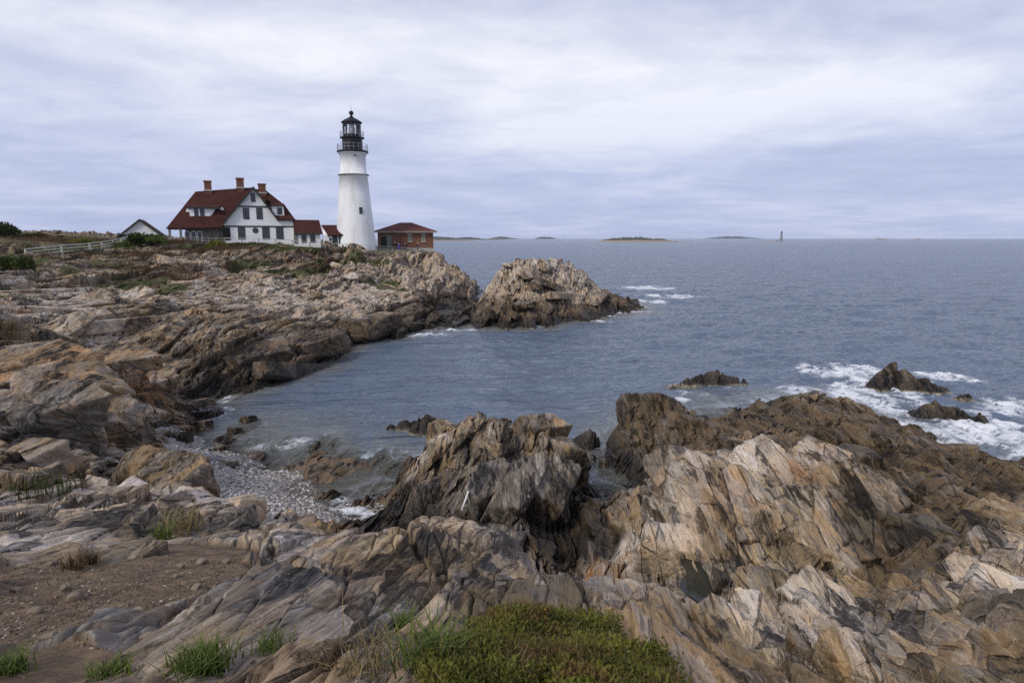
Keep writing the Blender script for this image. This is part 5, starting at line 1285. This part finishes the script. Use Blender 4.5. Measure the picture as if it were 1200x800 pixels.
M['moss'] = leafmat('ground_cover', (.035, .048, .010), (.125, .130, .026), 2.4)
def moss():
    n = NT('ground_cover_patches'); P = n.pos()
    c = n.mix(n.mr(n.noise(P, 2.6, 4, .6), .35, .65), (.045, .060, .011), (.17, .175, .030))
    c = n.mix(n.mr(n.noise(P, 1.5, 5, .65), .54, .64), c, (.16, .085, .035))
    c = n.mix(n.math('MULTIPLY', n.mr(n.noise(P, 24., 3, .7), .42, .65), .55), c, (.20, .19, .05))
    tr = n.n('ShaderNodeBsdfTranslucent'); n.l(c, tr.inputs[0]); m = n.n('ShaderNodeMixShader'); m.inputs[0].default_value = .25
    n.l(n.bsdf(c, .7, None, .2), m.inputs[1]); n.l(tr.outputs[0], m.inputs[2]); return n.out(m.outputs[0])
M['moss'] = moss()
M['flower'] = simple('yellow_flower', (.55, .38, .02), .6)
M['twig'] = simple('dark_twig', (.06, .042, .03), .85)
def shrub(name, px, Y, w, h, n, seed, mats, label, cat='bush', group=None, size=None):
    rg = np.random.default_rng(seed)
    if Y < 0:
        p = atz(px, -Y, hit(px, -Y)); Y = p.y
    x = aty(px, 285, Y).x; z = gz1(x, Y)
    root = empty(name, (x, Y, z - .1), 0., label, cat, group)
    lobes = [(0, 0, h * .35, w * .42, h * .55)] + [(rg.normal(0, .28) * w, rg.normal(0, .2) * w, h * (.2 + .35 * rg.random()), w * (.2 + .14 * rg.random()), h * (.25 + .25 * rg.random())) for _ in range(6)]
    V = [leaf_cloud(rg, (a, b, c), (rx, rx, rz), n // 7, size or h * .16) for a, b, c, rx, rz in lobes]; v = np.concatenate(V)
    link('foliage', np_mesh('foliage', v, quads(v), False), M[mats], root)
    m = MB()
    for a, b, c, rx, rz in lobes: m.tube((a * .2, b * .2, -.3), (a, b, c + rz * .3), .05 * h ** .5, .015, 5)
    m.build('stem', M['twig'], root)
    return root
GS = 'bushes along the headland'
shrub('bush', 8, 100, 3.4, 2.5, 3600, 1, 'leaf_dark', 'tall rounded dark green bush on the skyline at the left edge', group=GS)
shrub('bush', 44, 104, 2.6, .9, 1600, 2, 'leaf_brown', 'low brown bush on the skyline between two green ones', group=GS)
shrub('bush', 34, 103, 1.6, .8, 900, 12, 'leaf_dark', 'small dark bush beside the tall rounded skyline bush', group=GS)
shrub('bush', 71, 106, 1.1, .7, 700, 3, 'leaf_dark', 'tiny dark bush alone on the rocky skyline', group=GS)
shrub('bush', 13, -301, 3.0, 1.9, 3000, 4, 'leaf_dark', 'broad dark bush at the left edge in front of the fence end', group=GS)
shrub('bush', 101, 97, 3.2, 1.0, 2000, 5, 'leaf_yellow', 'yellow green low bush just behind the split rail fence', group=GS)
shrub('bush', 163, 101, 4.6, 2.3, 3600, 6, 'leaf_dark', 'dark green bush in front of the white garage', group=GS)
shrub('bush', 186, 101, 3.0, 1.6, 2000, 7, 'leaf_green', 'bright green bush between the garage and the house porch', group=GS)
shrub('bush', 146, 99, 2.6, 1.3, 1600, 8, 'leaf_green', 'green bush at the top end of the split rail fence', group=GS)
shrub('bush', 255, 107, 3.2, 2.3, 3000, 9, 'leaf_yellow', 'rounded yellow green bush in front of the white gable', group=GS)
shrub('bush', 215, 106, 5.5, 1.1, 2400, 10, 'leaf_brown', "brown scrub below the house's arched porch windows", group=GS)
shrub('bush', 290, 106, 5.5, .9, 2400, 11, 'leaf_dark', 'low dark scrub on the bank below the round window', group=GS)
# grass and brown scrub on top of the headland, one mass
def strewn(name, regions, seed, mat, ht, wd):
    rg = np.random.default_rng(seed); B = []
    for px, Y, rx, ry, n in regions:
        q = rg.normal(size=(n, 2)) * .5; x = aty(px, 285, Y).x + q[:, 0] * rx; y = Y + q[:, 1] * ry
        z = ground(x, y)[0]; B.append(np.column_stack([x, y, z - .03]))
    v = blades(rg, np.concatenate(B), ht, wd); tag(link(name, np_mesh(name, v, quads(v), False), M[mat]), kind='stuff')
strewn('grass', [(340, 110, 5, 1.8, 3500), (375, 111.5, 5, 1.6, 3500), (405, 112.5, 4, 1.4, 2500), (310, 108, 4, 2, 2000), (445, 105, 2.4, 1.4, 1600), (455, 96, 1.6, 1.2, 700), (90, 90, 4, 2.5, 1800), (125, 95, 4, 2.5, 1800), (55, 86, 4, 2, 1800), (5, 66, 3, 1.5, 900), (0, 48, 2, 1.2, 600)], 21, 'blade', .30, .028)
strewn('scrub', [(150, 88, 7, 4, 3500), (190, 92, 5, 3, 2500), (30, 72, 4, 3, 1500), (190, 80, 5, 2, 1500), (230, 100, 6, 2.5, 2500), (270, 103, 5, 2, 1500), (20, 64, 4, 2, 1200), (60, 62, 3, 1, 600), (80, 100, 7, 6, 2500), (120, 108, 6, 5, 2000), (20, 102, 6, 6, 1800)], 22, 'leaf_brown', .42, .035)
# the mat of ground cover at the viewer's feet
def ground_cover():
    pts = spread('turf', (380, 670, 900, 1100), 7000, 31, 8.5); rg = np.random.default_rng(8)
    c = atz(650, 765, 8.5); dx, dy = pts[:, 0] - c.x, pts[:, 1] - c.y
    root = empty('juniper_mat', (c.x, c.y, gz1(c.x, c.y)), 0., 'mound of low green ground cover on the near rock edge', 'shrub'); o = np.array(root.location)
    lump = .07 + .09 * np.clip(fbm(pts[:, 0] * 1.6, pts[:, 1] * 1.6, 3, 41) + .5, 0, 1.4) * sstep(1.7, .4, np.hypot(dx / 1.1, dy / .9))
    V = []
    for k in range(9):
        p = pts - o + np.column_stack([rg.normal(0, .03, len(pts)), rg.normal(0, .03, len(pts)), lump * (.15 + .95 * rg.random(len(pts)))])
        n = len(p); a = rg.normal(0, .6, (n, 3)); a[:, 2] += .75; a /= np.linalg.norm(a, axis=1)[:, None]; b = np.cross(a, rg.normal(size=(n, 3))); b /= np.linalg.norm(b, axis=1)[:, None]
        L = (.022 + .022 * rg.random(n))[:, None]; V.append(np.stack([p, p + a * L * .5 + b * L * .22, p + a * L, p + a * L * .5 - b * L * .22], 1).reshape(-1, 3))
    v = np.concatenate(V); link('foliage', np_mesh('foliage', v, quads(v), False), M['moss'], root)
    k = rg.integers(0, len(pts), 300); v = blades(rg, pts[k] - o, .16, .0035, .6, .5); link('dry_grass', np_mesh('dry_grass', v, quads(v), False), M['blade_dry'], root)
    k = rg.integers(0, len(pts), 110); v = blades(rg, pts[k] - o, .15, .005, .5, .4); link('green_grass', np_mesh('green_grass', v, quads(v), False), M['blade'], root)
    k = rg.integers(0, len(pts), 2600); v = blades(rg, pts[k] - o, .15, .003, .3, .9); link('dead_stems', np_mesh('dead_stems', v, quads(v), False), M['leaf_brown'], root)
    m = MB(); fl = atz(612, 722, 8.45)
    for _ in range(26):
        q = Vector((fl.x, fl.y, gz1(fl.x, fl.y))) - Vector(o) + Vector((rg.normal(0, .06), rg.normal(0, .06), .07 + .09 * rg.random())); m.tube(q, q + Vector((0, 0,   .010)), .0045, .002, 5)
    m.build('flower_head', M['flower'], root)
ground_cover()
def tuft(px, py, zref, n, ht, wd, rad, seed, mat, label, name='grass_tuft', group='grass tufts on the near rocks', cat='grass tuft'):
    rg = np.random.default_rng(seed); p = atz(px, py, zref); z = gz1(p.x, p.y); p = atz(px, py, z); z = gz1(p.x, p.y)
    b = np.column_stack([rg.normal(0, rad, n), rg.normal(0, rad, n), np.zeros(n) - .02]); v = blades(rg, b, ht, wd, .6, .55)
    o = link(name, np_mesh(name, v, quads(v), False), M[mat]); o.location = (p.x, p.y, z); tag(o, label, cat, group)
tuft(236, 790, 8.4, 420, .16, .005, .07, 51, 'blade', 'large bright green grass tuft at the bottom edge below the slab crack')
tuft(130, 795, 8.5, 160, .12, .005, .06, 52, 'blade', 'green grass tuft left of the largest one at the bottom edge')
tuft(8, 792, 8.4, 160, .13, .006, .05, 53, 'blade', 'green grass tuft in the bottom left corner')
tuft(318, 768, 8.3, 130, .14, .004, .06, 54, 'blade', 'thin grass tuft between two grey slabs right of the largest tuft')
tuft(505, 790, 8.6, 160, .26, .008, .07, 55, 'blade', 'tall broad leaved green plant at the left of the ground cover', 'leafy_plant', None, 'plant')
tuft(470, 740, 8.2, 90, .2, .007, .03, 56, 'blade', 'small leafy green plant above the tall broad leaved one', 'leafy_plant', None, 'plant')
tuft(212, 622, 6.8, 150, .34, .008, .2, 57, 'blade_dry', 'dry grass tuft on the lip above the big brown boulder')
tuft(190, 632, 6.9, 80, .3, .008, .05, 58, 'blade', 'green sprig beside the dry tuft on the lip')
tuft(45, 575, 5.9, 110, .42, .009, .35, 59, 'leaf_dark', 'dark green tuft in a crack of the left hand slabs')
tuft(88, 668, 7.6, 90, .2, .005, .06, 60, 'leaf_brown', 'dead brown tuft at the upper edge of the dirt path')
tuft(105, 660, 7.6, 80, .2, .005, .04, 61, 'leaf_brown', 'dead brown tuft just right of another by the path')
tuft(298, 660, 7.3, 40, .16, .006, .05, 62, 'blade_dry', 'short dry tuft at the top of the grey slab')
tuft(440, 790, 8.5, 200, .2, .004, .12, 63, 'blade_dry', 'straw coloured tuft left of the leafy plant')
tuft(372, 785, 8.5, 150, .15, .004, .07, 64, 'leaf_brown', 'brown tuft between the grey slab and straw grass')
tuft(1075, 800, 7.5, 260, .3, .003, .2, 65, 'leaf_brown', 'reddish brown dry stems at the bottom right edge')
tuft(940, 800, 7.0, 160, .28, .003, .12, 66, 'leaf_brown', 'reddish brown dry stems left of the grey boulder')
tuft(1150, 795, 8.0, 260, .3, .003, .2, 67, 'blade_dry', 'straw and brown stems in the bottom right corner')
print('plants', time.time() - T0)
HAZE = 6.0e-5
# ------------------------------------------------------------------ overcast daylight
SUN_EL, SUN_AZ = 42., -142.          # azimuth from +Y towards +X
w = bpy.data.worlds.new('World'); sc.world = w; w.use_nodes = True
n = NT('', w)
sky = n.n('ShaderNodeTexSky', sky_type='NISHITA', sun_disc=False)
sky.sun_elevation = R(SUN_EL); sky.sun_rotation = R(SUN_AZ); sky.air_density = 1.0; sky.dust_density = 2.0
bg1 = n.n('ShaderNodeBackground'); n.l(sky.outputs[0], bg1.inputs[0]); bg1.inputs[1].default_value = .10
d = n.n('ShaderNodeTexCoord').outputs['Generated']
sx = n.n('ShaderNodeSeparateXYZ'); n.l(d, sx.inputs[0])
up = n.math('MAXIMUM', sx.outputs[2], 0.)
k = n.math('DIVIDE', 1., n.math('ADD', up, .10))
cx = n.n('ShaderNodeCombineXYZ'); n.l(n.math('MULTIPLY', sx.outputs[0], k), cx.inputs[0]); n.l(n.math('MULTIPLY', sx.outputs[1], k), cx.inputs[1])
Q = n.mapping(cx.outputs[0], rot=(0, 0, R(14)), scale=(.9, 1.0, 1), loc=(3.1, 1.7, 0))
c1 = n.noise(Q, .55, 6, .52, .5); c2 = n.noise(Q, 1.9, 7, .58, .4); c3 = n.noise(Q, .22, 3, .5)
band = n.ramp(n.math('ADD', up, n.math('MULTIPLY', sx.outputs[0], .05)), [(0, .40), (.09, .42), (.16, .62), (.23, .66), (.29, .46), (.36, .26), (.5, .12)], 'EASE')
cv = n.math('ADD', n.math('ADD', n.math('MULTIPLY', c1, .55), n.math('MULTIPLY', c2, .36)), n.math('MULTIPLY', c3, .25))
cv = n.math('ADD', cv, n.math('SUBTRACT', n.math('MULTIPLY', band, .55), .335))
ccol = n.ramp(cv, [(.30, (.33, .36, .50)), (.45, (.45, .485, .635)), (.54, (.585, .605, .72)), (.67, (.79, .795, .84))])
lowb = n.mr(up, .30, .02)
ccol = n.mix(n.math('MULTIPLY', lowb, .5), ccol, (.365, .435, .67))
bg2 = n.n('ShaderNodeBackground'); n.l(ccol, bg2.inputs[0]); bg2.inputs[1].default_value = .87
mx = n.n('ShaderNodeMixShader'); mx.inputs[0].default_value = .93
n.l(bg1.outputs[0], mx.inputs[1]); n.l(bg2.outputs[0], mx.inputs[2])
wo = n.n('ShaderNodeOutputWorld'); n.l(mx.outputs[0], wo.inputs[0])
sl = bpy.data.lights.new('sun', 'SUN'); sl.energy = 1.5; sl.angle = R(14); sl.color = (1, .94, .84); sl.specular_factor = .1
so = bpy.data.objects.new('sun', sl); COL.objects.link(so)
dv = Vector((math.sin(R(SUN_AZ)) * math.cos(R(SUN_EL)), math.cos(R(SUN_AZ)) * math.cos(R(SUN_EL)), math.sin(R(SUN_EL))))
so.rotation_euler = dv.to_track_quat('Z', 'Y').to_euler(); so.location = dv * 200

# the sea air: far shores fade in it
hz = MB().box((-9400, -15, -9.5), (9400, 9400, 36.5))
n = NT('sea_air'); pv = n.n('ShaderNodeVolumePrincipled'); pv.inputs['Color'].default_value = (.80, .87, 1., 1); pv.inputs['Density'].default_value = HAZE; pv.inputs['Anisotropy'].default_value = 0.
mo = n.n('ShaderNodeOutputMaterial'); n.l(pv.outputs[0], mo.inputs['Volume'])
if HAZE: tag(hz.build('haze', n.m), kind='stuff')
sc.cycles.volume_bounces = 1
sc.view_settings.view_transform = 'Standard'; sc.view_settings.look = 'None'
sc.view_settings.exposure = 0.52; sc.view_settings.gamma = 1.0
sc.render.engine = 'CYCLES'
sc.cycles.max_bounces = 6; sc.cycles.diffuse_bounces = 1; sc.cycles.glossy_bounces = 3; sc.cycles.transparent_max_bounces = 12
sc.cycles.sample_clamp_indirect = 4.0
sc.cycles.use_denoising = False; sc.cycles.denoiser = 'OPENIMAGEDENOISE'; sc.cycles.denoising_input_passes = 'RGB_ALBEDO_NORMAL'; sc.cycles.denoising_prefilter = 'ACCURATE'
print('done', time.time() - T0)
